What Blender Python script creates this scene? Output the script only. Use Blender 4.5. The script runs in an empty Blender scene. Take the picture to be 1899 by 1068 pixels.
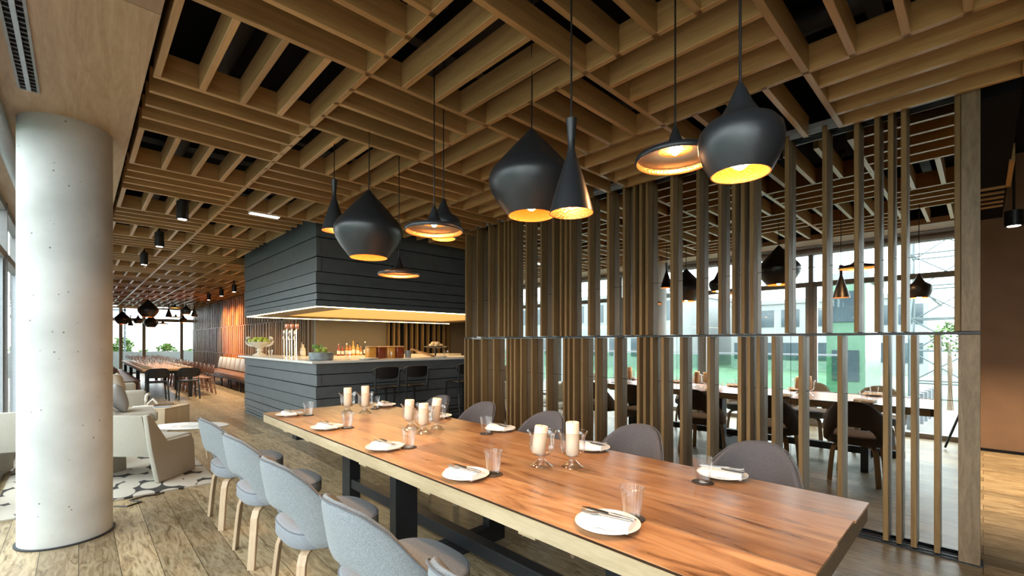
import bpy, bmesh, math, random
from mathutils import Vector, Matrix
R = math.radians
PI = math.pi
random.seed(7)
scene = bpy.context.scene
COL = scene.collection

# ------------------------------------------------------------------ camera
FPX, YAW, EYE, U0, V0 = 838.0, R(43.8), 1.42, 949.5, 634.2
cam_data = bpy.data.cameras.new('camera')
cam_data.sensor_width = 36.0
cam_data.sensor_fit = 'HORIZONTAL'
cam_data.lens = FPX / 1899.0 * 36.0
cam_data.shift_y = (V0 - 534.0) / 1899.0
cam_data.clip_start = 0.03
cam_data.clip_end = 400
cam = bpy.data.objects.new('camera', cam_data)
COL.objects.link(cam)
cam.location = (0, 0, EYE)
cam.rotation_euler = (R(90), 0, -YAW)
scene.camera = cam

# ------------------------------------------------------------------ world, daylight, exposure
SKY = 5.0
world = bpy.data.worlds.new('world')
scene.world = world
world.use_nodes = True
wn = world.node_tree.nodes
wn['Background'].inputs['Color'].default_value = (0.92, 0.965, 1.0, 1)
wn['Background'].inputs['Strength'].default_value = SKY

def portal(name, loc, rot, sx, sy):
    l = bpy.data.lights.new(name, 'AREA')
    l.shape = 'RECTANGLE'
    l.size, l.size_y = sx, sy
    l.cycles.is_portal = True
    o = bpy.data.objects.new(name, l)
    COL.objects.link(o)
    o.location, o.rotation_euler = loc, rot
portal('daylight_side', (-0.72, 4.63, 1.5), (0, R(-90), 0), 3.0, 17.3)
portal('daylight_end', (1.7, 26.8, 1.5), (R(-90), 0, 0), 5.0, 3.0)

vs = scene.view_settings
vs.view_transform = 'Standard'
vs.look = 'None'
vs.gamma = 1.0
vs.use_curve_mapping = False
vs.exposure = 0.78
cy = scene.cycles
cy.use_denoising = True
cy.max_bounces = 9
cy.diffuse_bounces = 5
cy.glossy_bounces = 5
cy.transmission_bounces = 6
cy.transparent_max_bounces = 16
cy.caustics_reflective = False
cy.caustics_refractive = False
cy.sample_clamp_indirect = 8.0

# ------------------------------------------------------------------ projection helper (only used to read positions)
FW = Vector((math.sin(YAW), math.cos(YAW)))
RT = Vector((math.cos(YAW), -math.sin(YAW)))
def at(u, v, d):
    s = (u - U0) / FPX * d
    p = FW * d + RT * s
    return (p.x, p.y, EYE + (V0 - v) * d / FPX)

# ------------------------------------------------------------------ materials
MATS = {}
def new_mat(name):
    m = bpy.data.materials.new(name)
    m.use_nodes = True
    nt = m.node_tree
    b = nt.nodes['Principled BSDF']
    MATS[name] = m
    return m, nt, b
def flat(name, col, rough=0.5, metal=0.0, spec=0.5, var=0.06, scale=18.0, bump=0.0):
    m, nt, b = new_mat(name)
    tc = nt.nodes.new('ShaderNodeTexCoord')
    nz = nt.nodes.new('ShaderNodeTexNoise')
    nz.inputs['Scale'].default_value = scale
    nz.inputs['Detail'].default_value = 4
    nt.links.new(tc.outputs['Object'], nz.inputs['Vector'])
    cr = nt.nodes.new('ShaderNodeValToRGB')
    cr.color_ramp.elements[0].position = 0.3
    cr.color_ramp.elements[1].position = 0.7
    cr.color_ramp.elements[0].color = tuple(c * (1 - var) for c in col) + (1,)
    cr.color_ramp.elements[1].color = tuple(min(1, c * (1 + var)) for c in col) + (1,)
    nt.links.new(nz.outputs['Fac'], cr.inputs['Fac'])
    nt.links.new(cr.outputs['Color'], b.inputs['Base Color'])
    b.inputs['Roughness'].default_value = rough
    b.inputs['Metallic'].default_value = metal
    b.inputs['Specular IOR Level'].default_value = spec
    if bump:
        bp = nt.nodes.new('ShaderNodeBump')
        bp.inputs['Strength'].default_value = bump
        bp.inputs['Distance'].default_value = 0.004
        nt.links.new(nz.outputs['Fac'], bp.inputs['Height'])
        nt.links.new(bp.outputs['Normal'], b.inputs['Normal'])
    return m
def wood(name, dark, light, axis='Y', scale=14.0, stretch=0.06, rough=0.45, spec=0.4, vary=0.18, dist=0.6, lo=0.32, hi=0.68, bump=0.12):
    m, nt, b = new_mat(name)
    N, L = nt.nodes, nt.links
    tc = N.new('ShaderNodeTexCoord')
    oi = N.new('ShaderNodeObjectInfo')
    mul = N.new('ShaderNodeMath'); mul.operation = 'MULTIPLY'; mul.inputs[1].default_value = 37.0
    L.new(oi.outputs['Random'], mul.inputs[0])
    add = N.new('ShaderNodeVectorMath'); add.operation = 'ADD'
    L.new(tc.outputs['Object'], add.inputs[0]); L.new(mul.outputs[0], add.inputs[1])
    mp = N.new('ShaderNodeMapping')
    s = [scale] * 3
    s['XYZ'.index(axis)] = scale * stretch
    mp.inputs['Scale'].default_value = s
    L.new(add.outputs[0], mp.inputs['Vector'])
    n1 = N.new('ShaderNodeTexNoise'); n1.inputs['Scale'].default_value = 1.0; n1.inputs['Detail'].default_value = 7; n1.inputs['Roughness'].default_value = 0.62; n1.inputs['Distortion'].default_value = dist
    L.new(mp.outputs[0], n1.inputs['Vector'])
    n2 = N.new('ShaderNodeTexNoise'); n2.inputs['Scale'].default_value = 9.0; n2.inputs['Detail'].default_value = 3
    L.new(mp.outputs[0], n2.inputs['Vector'])
    mx = N.new('ShaderNodeMix'); mx.inputs['Factor'].default_value = 0.3
    L.new(n1.outputs['Fac'], mx.inputs['A']); L.new(n2.outputs['Fac'], mx.inputs['B'])
    cr = N.new('ShaderNodeValToRGB')
    cr.color_ramp.elements[0].position = lo; cr.color_ramp.elements[1].position = hi
    cr.color_ramp.elements[0].color = dark + (1,); cr.color_ramp.elements[1].color = light + (1,)
    L.new(mx.outputs['Result'], cr.inputs['Fac'])
    hs = N.new('ShaderNodeHueSaturation')
    mr = N.new('ShaderNodeMapRange'); mr.inputs['To Min'].default_value = 1 - vary; mr.inputs['To Max'].default_value = 1 + vary
    L.new(oi.outputs['Random'], mr.inputs['Value']); L.new(mr.outputs[0], hs.inputs['Value'])
    L.new(cr.outputs['Color'], hs.inputs['Color'])
    L.new(hs.outputs['Color'], b.inputs['Base Color'])
    b.inputs['Roughness'].default_value = rough
    b.inputs['Specular IOR Level'].default_value = spec
    if bump:
        bp = N.new('ShaderNodeBump'); bp.inputs['Strength'].default_value = bump; bp.inputs['Distance'].default_value = 0.003
        L.new(mx.outputs['Result'], bp.inputs['Height']); L.new(bp.outputs['Normal'], b.inputs['Normal'])
    return m
def emit(name, col, strength):
    m, nt, b = new_mat(name)
    b.inputs['Base Color'].default_value = tuple(.5 * c for c in col) + (1,)
    b.inputs['Emission Color'].default_value = col + (1,)
    b.inputs['Emission Strength'].default_value = strength
    return m
def thin_glass(name, tint=(1, 1, 1), base=0.06, edge=0.55, rough=0.0):
    m = bpy.data.materials.new(name); m.use_nodes = True; MATS[name] = m
    nt = m.node_tree; N, L = nt.nodes, nt.links
    for n in list(N): N.remove(n)
    out = N.new('ShaderNodeOutputMaterial')
    tr = N.new('ShaderNodeBsdfTransparent'); tr.inputs['Color'].default_value = tint + (1,)
    gl = N.new('ShaderNodeBsdfGlossy'); gl.inputs['Roughness'].default_value = rough
    lw = N.new('ShaderNodeLayerWeight'); lw.inputs['Blend'].default_value = 0.35
    mr = N.new('ShaderNodeMapRange'); mr.inputs['To Min'].default_value = base; mr.inputs['To Max'].default_value = edge
    L.new(lw.outputs['Facing'], mr.inputs['Value'])
    mix = N.new('ShaderNodeMixShader')
    L.new(mr.outputs[0], mix.inputs['Fac']); L.new(tr.outputs[0], mix.inputs[1]); L.new(gl.outputs[0], mix.inputs[2])
    L.new(mix.outputs[0], out.inputs['Surface'])
    return m
def fabric(name, c1, c2, scale=420.0, bump=0.25, rough=0.9):
    m, nt, b = new_mat(name)
    N, L = nt.nodes, nt.links
    tc = N.new('ShaderNodeTexCoord')
    nz = N.new('ShaderNodeTexNoise'); nz.inputs['Scale'].default_value = scale; nz.inputs['Detail'].default_value = 2
    L.new(tc.outputs['Object'], nz.inputs['Vector'])
    cr = N.new('ShaderNodeValToRGB')
    cr.color_ramp.elements[0].position = 0.35; cr.color_ramp.elements[1].position = 0.65
    cr.color_ramp.elements[0].color = c1 + (1,); cr.color_ramp.elements[1].color = c2 + (1,)
    L.new(nz.outputs['Fac'], cr.inputs['Fac']); L.new(cr.outputs['Color'], b.inputs['Base Color'])
    b.inputs['Roughness'].default_value = rough
    b.inputs['Specular IOR Level'].default_value = 0.2
    b.inputs['Sheen Weight'].default_value = 0.15
    bp = N.new('ShaderNodeBump'); bp.inputs['Strength'].default_value = bump; bp.inputs['Distance'].default_value = 0.002
    L.new(nz.outputs['Fac'], bp.inputs['Height']); L.new(bp.outputs['Normal'], b.inputs['Normal'])
    return m

M_ceil = wood('ceiling_oak', (0.34, 0.182, 0.066), (0.57, 0.350, 0.148), 'X', 16, 0.05, 0.30, 0.5)
M_slat = wood('screen_oak', (0.145, 0.082, 0.031), (0.31, 0.192, 0.080), 'Z', 22, 0.045, 0.52, 0.22)
M_board = wood('cathedral_oak', (0.14, 0.095, 0.052), (0.26, 0.185, 0.11), 'Z', 16, 0.16, 0.5, 0.35, 0.04, 2.2)
M_ply = wood('soffit_plywood', (0.43, 0.28, 0.16), (0.62, 0.44, 0.28), 'Y', 9, 0.10, 0.5, 0.3, 0.07, 2.4)
M_leg_l = wood('bentwood_ash', (0.40, 0.28, 0.18), (0.55, 0.41, 0.28), 'Z', 30, 0.05, 0.4, 0.4, 0.05)
M_box = wood('pale_box_wood', (0.50, 0.38, 0.25), (0.66, 0.52, 0.36), 'Z', 20, 0.08, 0.5)
M_far_chair = wood('brown_chair_wood', (0.16, 0.075, 0.05), (0.27, 0.14, 0.10), 'Z', 20, 0.1, 0.4)
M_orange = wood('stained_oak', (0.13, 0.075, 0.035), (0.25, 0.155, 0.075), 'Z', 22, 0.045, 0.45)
M_paddle = wood('paddle_wood', (0.40, 0.20, 0.07), (0.58, 0.33, 0.14), 'X', 20, 0.1, 0.45)
M_black = flat('black_lacquer', (0.012, 0.012, 0.013), 0.35)
M_void = flat('void_black', (0.010, 0.010, 0.012), 0.9, spec=0.1)
M_duct = flat('dark_duct', (0.03, 0.032, 0.036), 0.5, 0.3)
M_lamp = flat('lamp_black', (0.018, 0.021, 0.025), 0.36, 0.0, 0.7)
M_steel = flat('blackened_steel', (0.022, 0.024, 0.027), 0.42, 0.3)
M_alu = flat('aluminium_frame', (0.42, 0.46, 0.50), 0.45, 0.4)
M_frame = flat('window_frame_grey', (0.30, 0.30, 0.30), 0.5, 0.2)
M_clad = flat('painted_board_slate', (0.108, 0.124, 0.134), 0.42, 0.0, 0.5, 0.10, 7)
M_clad_d = flat('painted_board_charcoal', (0.060, 0.062, 0.064), 0.45, 0.0, 0.45, 0.12, 7)
M_white = flat('white_porcelain', (0.82, 0.82, 0.80), 0.18, var=0.01)
M_linen = fabric('white_linen', (0.78, 0.78, 0.77), (0.86, 0.86, 0.85), 300, 0.15)
M_marble = flat('white_worktop', (0.86, 0.84, 0.80), 0.2, var=0.03)
M_cream = flat('cream_ledge', (0.74, 0.66, 0.54), 0.35, var=0.03)
M_wax = flat('ivory_wax', (0.86, 0.76, 0.60), 0.5, var=0.02)
MATS['ivory_wax'].node_tree.nodes['Principled BSDF'].inputs['Subsurface Weight'].default_value = 0.15
M_metal = flat('cutlery_steel', (0.72, 0.72, 0.72), 0.3, 1.0)
M_chrome = flat('polished_chrome', (0.75, 0.74, 0.72), 0.12, 1.0)
M_copper = flat('copper_pink', (0.72, 0.34, 0.26), 0.25, 0.6)
M_coaster = flat('dark_coaster', (0.028, 0.022, 0.02), 0.5)
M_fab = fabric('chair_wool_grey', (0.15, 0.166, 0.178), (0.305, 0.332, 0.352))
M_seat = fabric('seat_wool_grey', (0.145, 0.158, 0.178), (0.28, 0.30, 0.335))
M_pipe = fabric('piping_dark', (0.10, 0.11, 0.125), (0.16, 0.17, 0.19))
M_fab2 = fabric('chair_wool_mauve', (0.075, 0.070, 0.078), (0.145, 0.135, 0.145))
M_arm = fabric('armchair_linen', (0.38, 0.355, 0.305), (0.50, 0.465, 0.40), 260)
M_cush_g = fabric('cushion_grey', (0.22, 0.20, 0.19), (0.32, 0.30, 0.28), 200)
M_cush_b = fabric('cushion_beige', (0.48, 0.41, 0.33), (0.60, 0.52, 0.43), 200)
M_leather = flat('banquette_leather', (0.22, 0.10, 0.055), 0.38, var=0.2, scale=6)
M_leather_g = flat('banquette_grey', (0.34, 0.32, 0.31), 0.45, var=0.08, scale=6)
M_plaster = flat('brown_plaster', (0.20, 0.115, 0.066), 0.75, var=0.07, scale=4)
M_panel = flat('taupe_panel', (0.22, 0.175, 0.12), 0.55, var=0.05, scale=3)
M_stone = flat('urn_stone', (0.66, 0.60, 0.50), 0.8, var=0.14, scale=40, bump=0.5)
M_clay = flat('pale_clay', (0.62, 0.57, 0.50), 0.7, var=0.05)
M_bowl = flat('bowl_zinc', (0.24, 0.27, 0.29), 0.5, 0.3, var=0.35, scale=14, bump=0.3)
M_apple = flat('green_apple', (0.40, 0.50, 0.09), 0.3, var=0.2, scale=9)
M_leaf = flat('leaf_green', (0.16, 0.30, 0.06), 0.5, var=0.35, scale=20)
M_bush = flat('shrub_green', (0.10, 0.19, 0.04), 0.6, var=0.4, scale=6)
M_amber = flat('amber_spirit', (0.42, 0.16, 0.03), 0.1, var=0.1)
M_red = flat('red_liqueur', (0.25, 0.035, 0.02), 0.1, var=0.1)
M_pale = flat('clear_spirit', (0.55, 0.50, 0.40), 0.08, var=0.05)
M_dark_b = flat('dark_bottle', (0.02, 0.028, 0.015), 0.1)
M_label = flat('paper_label', (0.72, 0.66, 0.55), 0.7)
M_honey = flat('jar_honey', (0.62, 0.30, 0.06), 0.12, var=0.1)
M_jam = flat('jar_jam', (0.20, 0.045, 0.02), 0.12, var=0.1)
M_bread = flat('baked_dough', (0.75, 0.56, 0.34), 0.8, var=0.2, scale=30, bump=0.4)
M_paper = flat('magazine_paper', (0.75, 0.74, 0.72), 0.6, var=0.08, scale=12)
M_blue = flat('magazine_blue', (0.34, 0.44, 0.58), 0.5, var=0.2, scale=20)
M_bookb = flat('brown_book', (0.22, 0.15, 0.10), 0.6)
M_deck = wood('terrace_decking', (0.17, 0.16, 0.15), (0.27, 0.26, 0.245), 'X', 12, 0.05, 0.6, 0.3, 0.0)
M_lawn = flat('ground_pale', (0.17, 0.20, 0.16), 0.9, var=0.15, scale=2)
M_greeng = flat('green_cladding', (0.13, 0.24, 0.17), 0.15, var=0.12, scale=0.7)
M_bld_w = flat('building_white', (0.26, 0.28, 0.28), 0.6, var=0.05, scale=1)
M_bld_g = flat('building_grey', (0.13, 0.16, 0.175), 0.5, var=0.08, scale=1)
M_bld_win = flat('building_window', (0.06, 0.085, 0.10), 0.1, var=0.2, scale=1)
M_bulb = emit('bulb_glow', (1.0, 0.62, 0.25), 60.0)
M_led = emit('led_warm', (1.0, 0.78, 0.36), 9.0)
M_disc = emit('downlight_glow', (1.0, 0.82, 0.6), 18.0)
M_tube = emit('light_bar_glow', (1.0, 0.95, 0.86), 6.0)
M_pane = thin_glass('window_glass', (0.95, 0.98, 0.97), 0.03, 0.4)
M_glass = thin_glass('drinking_glass', (0.985, 0.985, 0.985), 0.05, 0.85)
M_greenpane = thin_glass('green_glass', (0.70, 0.90, 0.78), 0.05, 0.4)

# mirror
M_mirror, nt, b = new_mat('mirror_silver')
b.inputs['Base Color'].default_value = (0.84, 0.87, 0.86, 1)
b.inputs['Metallic'].default_value = 1.0
b.inputs['Roughness'].default_value = 0.0
# gold hammered lining
M_gold, nt, b = new_mat('hammered_brass')
b.inputs['Base Color'].default_value = (0.90, 0.52, 0.22, 1)
b.inputs['Metallic'].default_value = 1.0
b.inputs['Roughness'].default_value = 0.36
tc = nt.nodes.new('ShaderNodeTexCoord'); vo = nt.nodes.new('ShaderNodeTexVoronoi'); vo.inputs['Scale'].default_value = 110
bp = nt.nodes.new('ShaderNodeBump'); bp.inputs['Strength'].default_value = 0.5; bp.inputs['Distance'].default_value = 0.003
nt.links.new(tc.outputs['Object'], vo.inputs['Vector']); nt.links.new(vo.outputs['Distance'], bp.inputs['Height']); nt.links.new(bp.outputs['Normal'], b.inputs['Normal'])

# concrete
M_conc, nt, b = new_mat('cast_concrete')
N, L = nt.nodes, nt.links
tc = N.new('ShaderNodeTexCoord')
n1 = N.new('ShaderNodeTexNoise'); n1.inputs['Scale'].default_value = 3.0; n1.inputs['Detail'].default_value = 8
L.new(tc.outputs['Object'], n1.inputs['Vector'])
cr = N.new('ShaderNodeValToRGB')
cr.color_ramp.elements[0].position = 0.3; cr.color_ramp.elements[0].color = (0.48, 0.49, 0.475, 1)
cr.color_ramp.elements[1].position = 0.7; cr.color_ramp.elements[1].color = (0.64, 0.65, 0.635, 1)
L.new(n1.outputs['Fac'], cr.inputs['Fac'])
vo = N.new('ShaderNodeTexVoronoi'); vo.inputs['Scale'].default_value = 16.0
L.new(tc.outputs['Object'], vo.inputs['Vector'])
n3 = N.new('ShaderNodeTexNoise'); n3.inputs['Scale'].default_value = 5.0
L.new(tc.outputs['Object'], n3.inputs['Vector'])
mul = N.new('ShaderNodeMath'); mul.operation = 'MULTIPLY'
mr = N.new('ShaderNodeMapRange'); mr.inputs['From Min'].default_value = 0.05; mr.inputs['From Max'].default_value = 0.12; mr.inputs['To Min'].default_value = 1.0; mr.inputs['To Max'].default_value = 0.0
L.new(vo.outputs['Distance'], mr.inputs['Value'])
mr2 = N.new('ShaderNodeMapRange'); mr2.inputs['From Min'].default_value = 0.49; mr2.inputs['From Max'].default_value = 0.56
L.new(n3.outputs['Fac'], mr2.inputs['Value'])
L.new(mr.outputs[0], mul.inputs[0]); L.new(mr2.outputs[0], mul.inputs[1])
mx = N.new('ShaderNodeMix'); mx.data_type = 'RGBA'
L.new(mul.outputs[0], mx.inputs['Factor']); L.new(cr.outputs['Color'], mx.inputs['A']); mx.inputs['B'].default_value = (0.22, 0.22, 0.21, 1)
L.new(mx.outputs['Result'], b.inputs['Base Color'])
b.inputs['Roughness'].default_value = 0.62
bp = N.new('ShaderNodeBump'); bp.inputs['Strength'].default_value = 0.5; bp.inputs['Distance'].default_value = 0.006; bp.invert = True
L.new(mul.outputs[0], bp.inputs['Height']); L.new(bp.outputs['Normal'], b.inputs['Normal'])

# floor planks along Y, table planks along Y
def plank_mat(name, width, length, cols, scale, stretch, rough, spec, gap=0.012, contrast=(0.36, 0.66), dist=1.5, tone=0.5):
    m, nt, b = new_mat(name)
    N, L = nt.nodes, nt.links
    tc = N.new('ShaderNodeTexCoord')
    mp = N.new('ShaderNodeMapping'); mp.inputs['Rotation'].default_value = (0, 0, R(90))
    L.new(tc.outputs['Object'], mp.inputs['Vector'])
    br = N.new('ShaderNodeTexBrick')
    br.offset = 0.37; br.inputs['Scale'].default_value = 1.0
    br.inputs['Brick Width'].default_value = length; br.inputs['Row Height'].default_value = width
    br.inputs['Mortar Size'].default_value = gap * width; br.inputs['Mortar Smooth'].default_value = 0.1
    br.inputs['Bias'].default_value = 0.0
    br.inputs['Color1'].default_value = (0, 0, 0, 1); br.inputs['Color2'].default_value = (1, 1, 1, 1); br.inputs['Mortar'].default_value = (0.5, 0.5, 0.5, 1)
    L.new(mp.outputs[0], br.inputs['Vector'])
    off = N.new('ShaderNodeVectorMath'); off.operation = 'MULTIPLY_ADD'
    L.new(br.outputs['Color'], off.inputs[0]); off.inputs[1].default_value = (13, 29, 17); L.new(tc.outputs['Object'], off.inputs[2])
    mp2 = N.new('ShaderNodeMapping'); mp2.inputs['Scale'].default_value = (scale, scale * stretch, scale)
    L.new(off.outputs[0], mp2.inputs['Vector'])
    n1 = N.new('ShaderNodeTexNoise'); n1.inputs['Scale'].default_value = 1; n1.inputs['Detail'].default_value = 8; n1.inputs['Roughness'].default_value = 0.65; n1.inputs['Distortion'].default_value = dist
    L.new(mp2.outputs[0], n1.inputs['Vector'])
    n2 = N.new('ShaderNodeTexNoise'); n2.inputs['Scale'].default_value = 1.6; n2.inputs['Detail'].default_value = 4
    L.new(tc.outputs['Object'], n2.inputs['Vector'])
    cr = N.new('ShaderNodeValToRGB')
    els = cr.color_ramp.elements
    els[0].position = contrast[0]; els[0].color = cols[0] + (1,)
    els[1].position = contrast[1]; els[1].color = cols[2] + (1,)
    e = els.new((contrast[0] + contrast[1]) / 2); e.color = cols[1] + (1,)
    L.new(n1.outputs['Fac'], cr.inputs['Fac'])
    hs = N.new('ShaderNodeHueSaturation')
    ma = N.new('ShaderNodeMath'); ma.operation = 'MULTIPLY_ADD'; ma.inputs[1].default_value = 0.6; ma.inputs[2].default_value = 0.0
    sep = N.new('ShaderNodeSeparateColor'); L.new(br.outputs['Color'], sep.inputs[0])
    L.new(sep.outputs[0], ma.inputs[0])
    ma2 = N.new('ShaderNodeMath'); ma2.operation = 'MULTIPLY_ADD'; ma2.inputs[1].default_value = 0.5
    L.new(n2.outputs['Fac'], ma2.inputs[0]); L.new(ma.outputs[0], ma2.inputs[2])
    mr = N.new('ShaderNodeMapRange'); mr.inputs['From Min'].default_value = 0.1; mr.inputs['From Max'].default_value = 1.0
    mr.inputs['To Min'].default_value = 1 - tone; mr.inputs['To Max'].default_value = 1 + tone * 0.6
    L.new(ma2.outputs[0], mr.inputs['Value']); L.new(mr.outputs[0], hs.inputs['Value']); L.new(cr.outputs['Color'], hs.inputs['Color'])
    mx = N.new('ShaderNodeMix'); mx.data_type = 'RGBA'
    L.new(br.outputs['Fac'], mx.inputs['Factor']); L.new(hs.outputs['Color'], mx.inputs['A']); mx.inputs['B'].default_value = tuple(c * 0.3 for c in cols[0]) + (1,)
    L.new(mx.outputs['Result'], b.inputs['Base Color'])
    rr = N.new('ShaderNodeMapRange'); rr.inputs['To Min'].default_value = rough - 0.12; rr.inputs['To Max'].default_value = rough + 0.15
    L.new(n1.outputs['Fac'], rr.inputs['Value']); L.new(rr.outputs[0], b.inputs['Roughness'])
    b.inputs['Specular IOR Level'].default_value = spec
    bp = N.new('ShaderNodeBump'); bp.inputs['Strength'].default_value = 0.22; bp.inputs['Distance'].default_value = 0.004
    sb = N.new('ShaderNodeMath'); sb.operation = 'SUBTRACT'
    L.new(n1.outputs['Fac'], sb.inputs[0]); L.new(br.outputs['Fac'], sb.inputs[1])
    L.new(sb.outputs[0], bp.inputs['Height']); L.new(bp.outputs['Normal'], b.inputs['Normal'])
    return m
M_floor = plank_mat('floor_planks', 0.19, 2.3, ((0.13, 0.088, 0.042), (0.32, 0.238, 0.135), (0.44, 0.352, 0.22)), 24.0, 0.15, 0.36, 0.5, 0.010, (0.34, 0.60), 1.7, 0.50)
M_table = plank_mat('table_planks', 0.2775, 40.0, ((0.12, 0.05, 0.02), (0.36, 0.18, 0.08), (0.50, 0.295, 0.15)), 10.0, 0.13, 0.30, 0.55, 0.0004, (0.29, 0.64), 2.2, 0.5)
M_edge = wood('table_edge_wood', (0.40, 0.30, 0.17), (0.60, 0.48, 0.31), 'Y', 14, 0.12, 0.6, 0.3, 0.02)

# rug with leaf shapes
M_rug, nt, b = new_mat('rug_leaf_pattern')
N, L = nt.nodes, nt.links
tc = N.new('ShaderNodeTexCoord')
mp = N.new('ShaderNodeMapping'); mp.inputs['Scale'].default_value = (6.0, 3.4, 1); mp.inputs['Rotation'].default_value = (0, 0, R(20))
L.new(tc.outputs['Object'], mp.inputs['Vector'])
vo = N.new('ShaderNodeTexVoronoi'); vo.feature = 'F1'; vo.inputs['Scale'].default_value = 1.0; vo.inputs['Randomness'].default_value = 0.42
L.new(mp.outputs[0], vo.inputs['Vector'])
cr = N.new('ShaderNodeValToRGB'); cr.color_ramp.interpolation = 'LINEAR'
cr.color_ramp.elements[0].position = 0.60; cr.color_ramp.elements[0].color = (0.50, 0.46, 0.395, 1)
cr.color_ramp.elements[1].position = 0.62; cr.color_ramp.elements[1].color = (0.035, 0.032, 0.03, 1)
L.new(vo.outputs['Distance'], cr.inputs['Fac']); L.new(cr.outputs['Color'], b.inputs['Base Color'])
b.inputs['Roughness'].default_value = 0.95
bp = N.new('ShaderNodeBump'); bp.invert = True; bp.inputs['Strength'].default_value = 0.4; bp.inputs['Distance'].default_value = 0.01
L.new(vo.outputs['Distance'], bp.inputs['Height']); L.new(bp.outputs['Normal'], b.inputs['Normal'])

# ------------------------------------------------------------------ mesh helpers
class MB:
    def __init__(s):
        s.v = []; s.f = []
    def box(s, x0, x1, y0, y1, z0, z1):
        n = len(s.v)
        s.v += [(x0, y0, z0), (x1, y0, z0), (x1, y1, z0), (x0, y1, z0), (x0, y0, z1), (x1, y0, z1), (x1, y1, z1), (x0, y1, z1)]
        s.f += [tuple(n + i for i in q) for q in ((0, 3, 2, 1), (4, 5, 6, 7), (0, 1, 5, 4), (1, 2, 6, 5), (2, 3, 7, 6), (3, 0, 4, 7))]
        return s
    def loops(s, loops, cap=True, close=False):
        n = len(s.v); k = len(loops[0])
        for l in loops: s.v += [tuple(p) for p in l]
        m = len(loops)
        for i in range(m if close else m - 1):
            a, c = n + i * k, n + ((i + 1) % m) * k
            for j in range(k):
                j2 = (j + 1) % k
                s.f.append((a + j, a + j2, c + j2, c + j))
        if cap and not close:
            s.f.append(tuple(n + j for j in reversed(range(k))))
            s.f.append(tuple(n + (m - 1) * k + j for j in range(k)))
        return s
    def lathe(s, prof, cx=0, cy=0, cz=0, n=28, cap=True, rib=0.0, ribs=0):
        L_ = []
        for r, z in prof:
            L_.append([(cx + r * (1 + (rib * math.cos(ribs * 2 * PI * k / n) if ribs else 0)) * math.cos(2 * PI * k / n), cy + r * (1 + (rib * math.cos(ribs * 2 * PI * k / n) if ribs else 0)) * math.sin(2 * PI * k / n), cz + z) for k in range(n)])
        return s.loops(L_, cap)
    def tube(s, path, r, n=8, rs=None):
        path = [Vector(p) for p in path]
        L_ = []
        up = Vector((0, 0, 1))
        for i, p in enumerate(path):
            t = (path[min(i + 1, len(path) - 1)] - path[max(i - 1, 0)]).normalized()
            a = t.cross(up)
            if a.length < 1e-3: a = t.cross(Vector((0, 1, 0)))
            a.normalize(); b_ = a.cross(t)
            rr = rs[i] if rs else r
            L_.append([p + a * rr * math.cos(2 * PI * k / n) + b_ * rr * math.sin(2 * PI * k / n) for k in range(n)])
        return s.loops(L_)
    def strip(s, path, w, t, side):
        """rectangular section swept along path; side = sideways unit vector"""
        path = [Vector(p) for p in path]; side = Vector(side).normalized()
        L_ = []
        for i, p in enumerate(path):
            d = (path[min(i + 1, len(path) - 1)] - path[max(i - 1, 0)]).normalized()
            nrm = d.cross(side).normalized()
            L_.append([p + side * (w / 2) * a + nrm * (t / 2) * c for a, c in ((-1, -1), (1, -1), (1, 1), (-1, 1))])
        return s.loops(L_)
    def ball(s, c, r, n=10, m=7, sz=1.0):
        prof = [(max(r * math.sin(PI * i / m), 1e-4), -r * sz * math.cos(PI * i / m)) for i in range(m + 1)]
        return s.lathe(prof, c[0], c[1], c[2], n)
    def super(s, cx, cy, hx, hy, prof, e=3.2, n=36):
        """superellipse plan, prof = (scale, z)"""
        L_ = []
        for sc, z in prof:
            l = []
            for k in range(n):
                a = 2 * PI * k / n
                c_, s_ = math.cos(a), math.sin(a)
                l.append((cx + hx * sc * math.copysign(abs(c_) ** (2 / e), c_), cy + hy * sc * math.copysign(abs(s_) ** (2 / e), s_), z))
            L_.append(l)
        return s.loops(L_)
    def mesh(s, name, mat, bevel=0.0, smooth=False, seg=2):
        me = bpy.data.meshes.new(name)
        me.from_pydata(s.v, [], s.f)
        bm = bmesh.new(); bm.from_mesh(me)
        bmesh.ops.recalc_face_normals(bm, faces=bm.faces)
        if bevel > 0:
            ed = [e for e in bm.edges if len(e.link_faces) == 2 and e.calc_face_angle(0) > 0.5]
            bmesh.ops.bevel(bm, geom=ed, offset=bevel, segments=seg, profile=0.5, affect='EDGES', clamp_overlap=True)
        bm.to_mesh(me); bm.free()
        if smooth:
            me.shade_smooth()
            try: me.set_sharp_from_angle(angle=R(42))
            except Exception: pass
        me.materials.append(mat)
        return me
    def build(s, name, mat, parent=None, bevel=0.0, smooth=False, loc=None, seg=2):
        return link(name, s.mesh(name, mat, bevel, smooth, seg), parent, loc)
def link(name, me, parent=None, loc=None, rot=None):
    o = bpy.data.objects.new(name, me)
    COL.objects.link(o)
    if parent is not None: o.parent = parent
    if loc: o.location = loc
    if rot: o.rotation_euler = rot
    return o
def tag(o, label, cat, group=None, kind=None):
    o['label'] = label; o['category'] = cat
    if group: o['group'] = group
    if kind: o['kind'] = kind
    return o
def thing(name, label, cat, loc=(0, 0, 0), rz=0.0, group=None):
    o = bpy.data.objects.new(name, None); COL.objects.link(o)
    o.empty_display_size = 0.1
    o.location = loc; o.rotation_euler = (0, 0, rz)
    return tag(o, label, cat, group)
def struct(o):
    o['kind'] = 'structure'; return o
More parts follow.
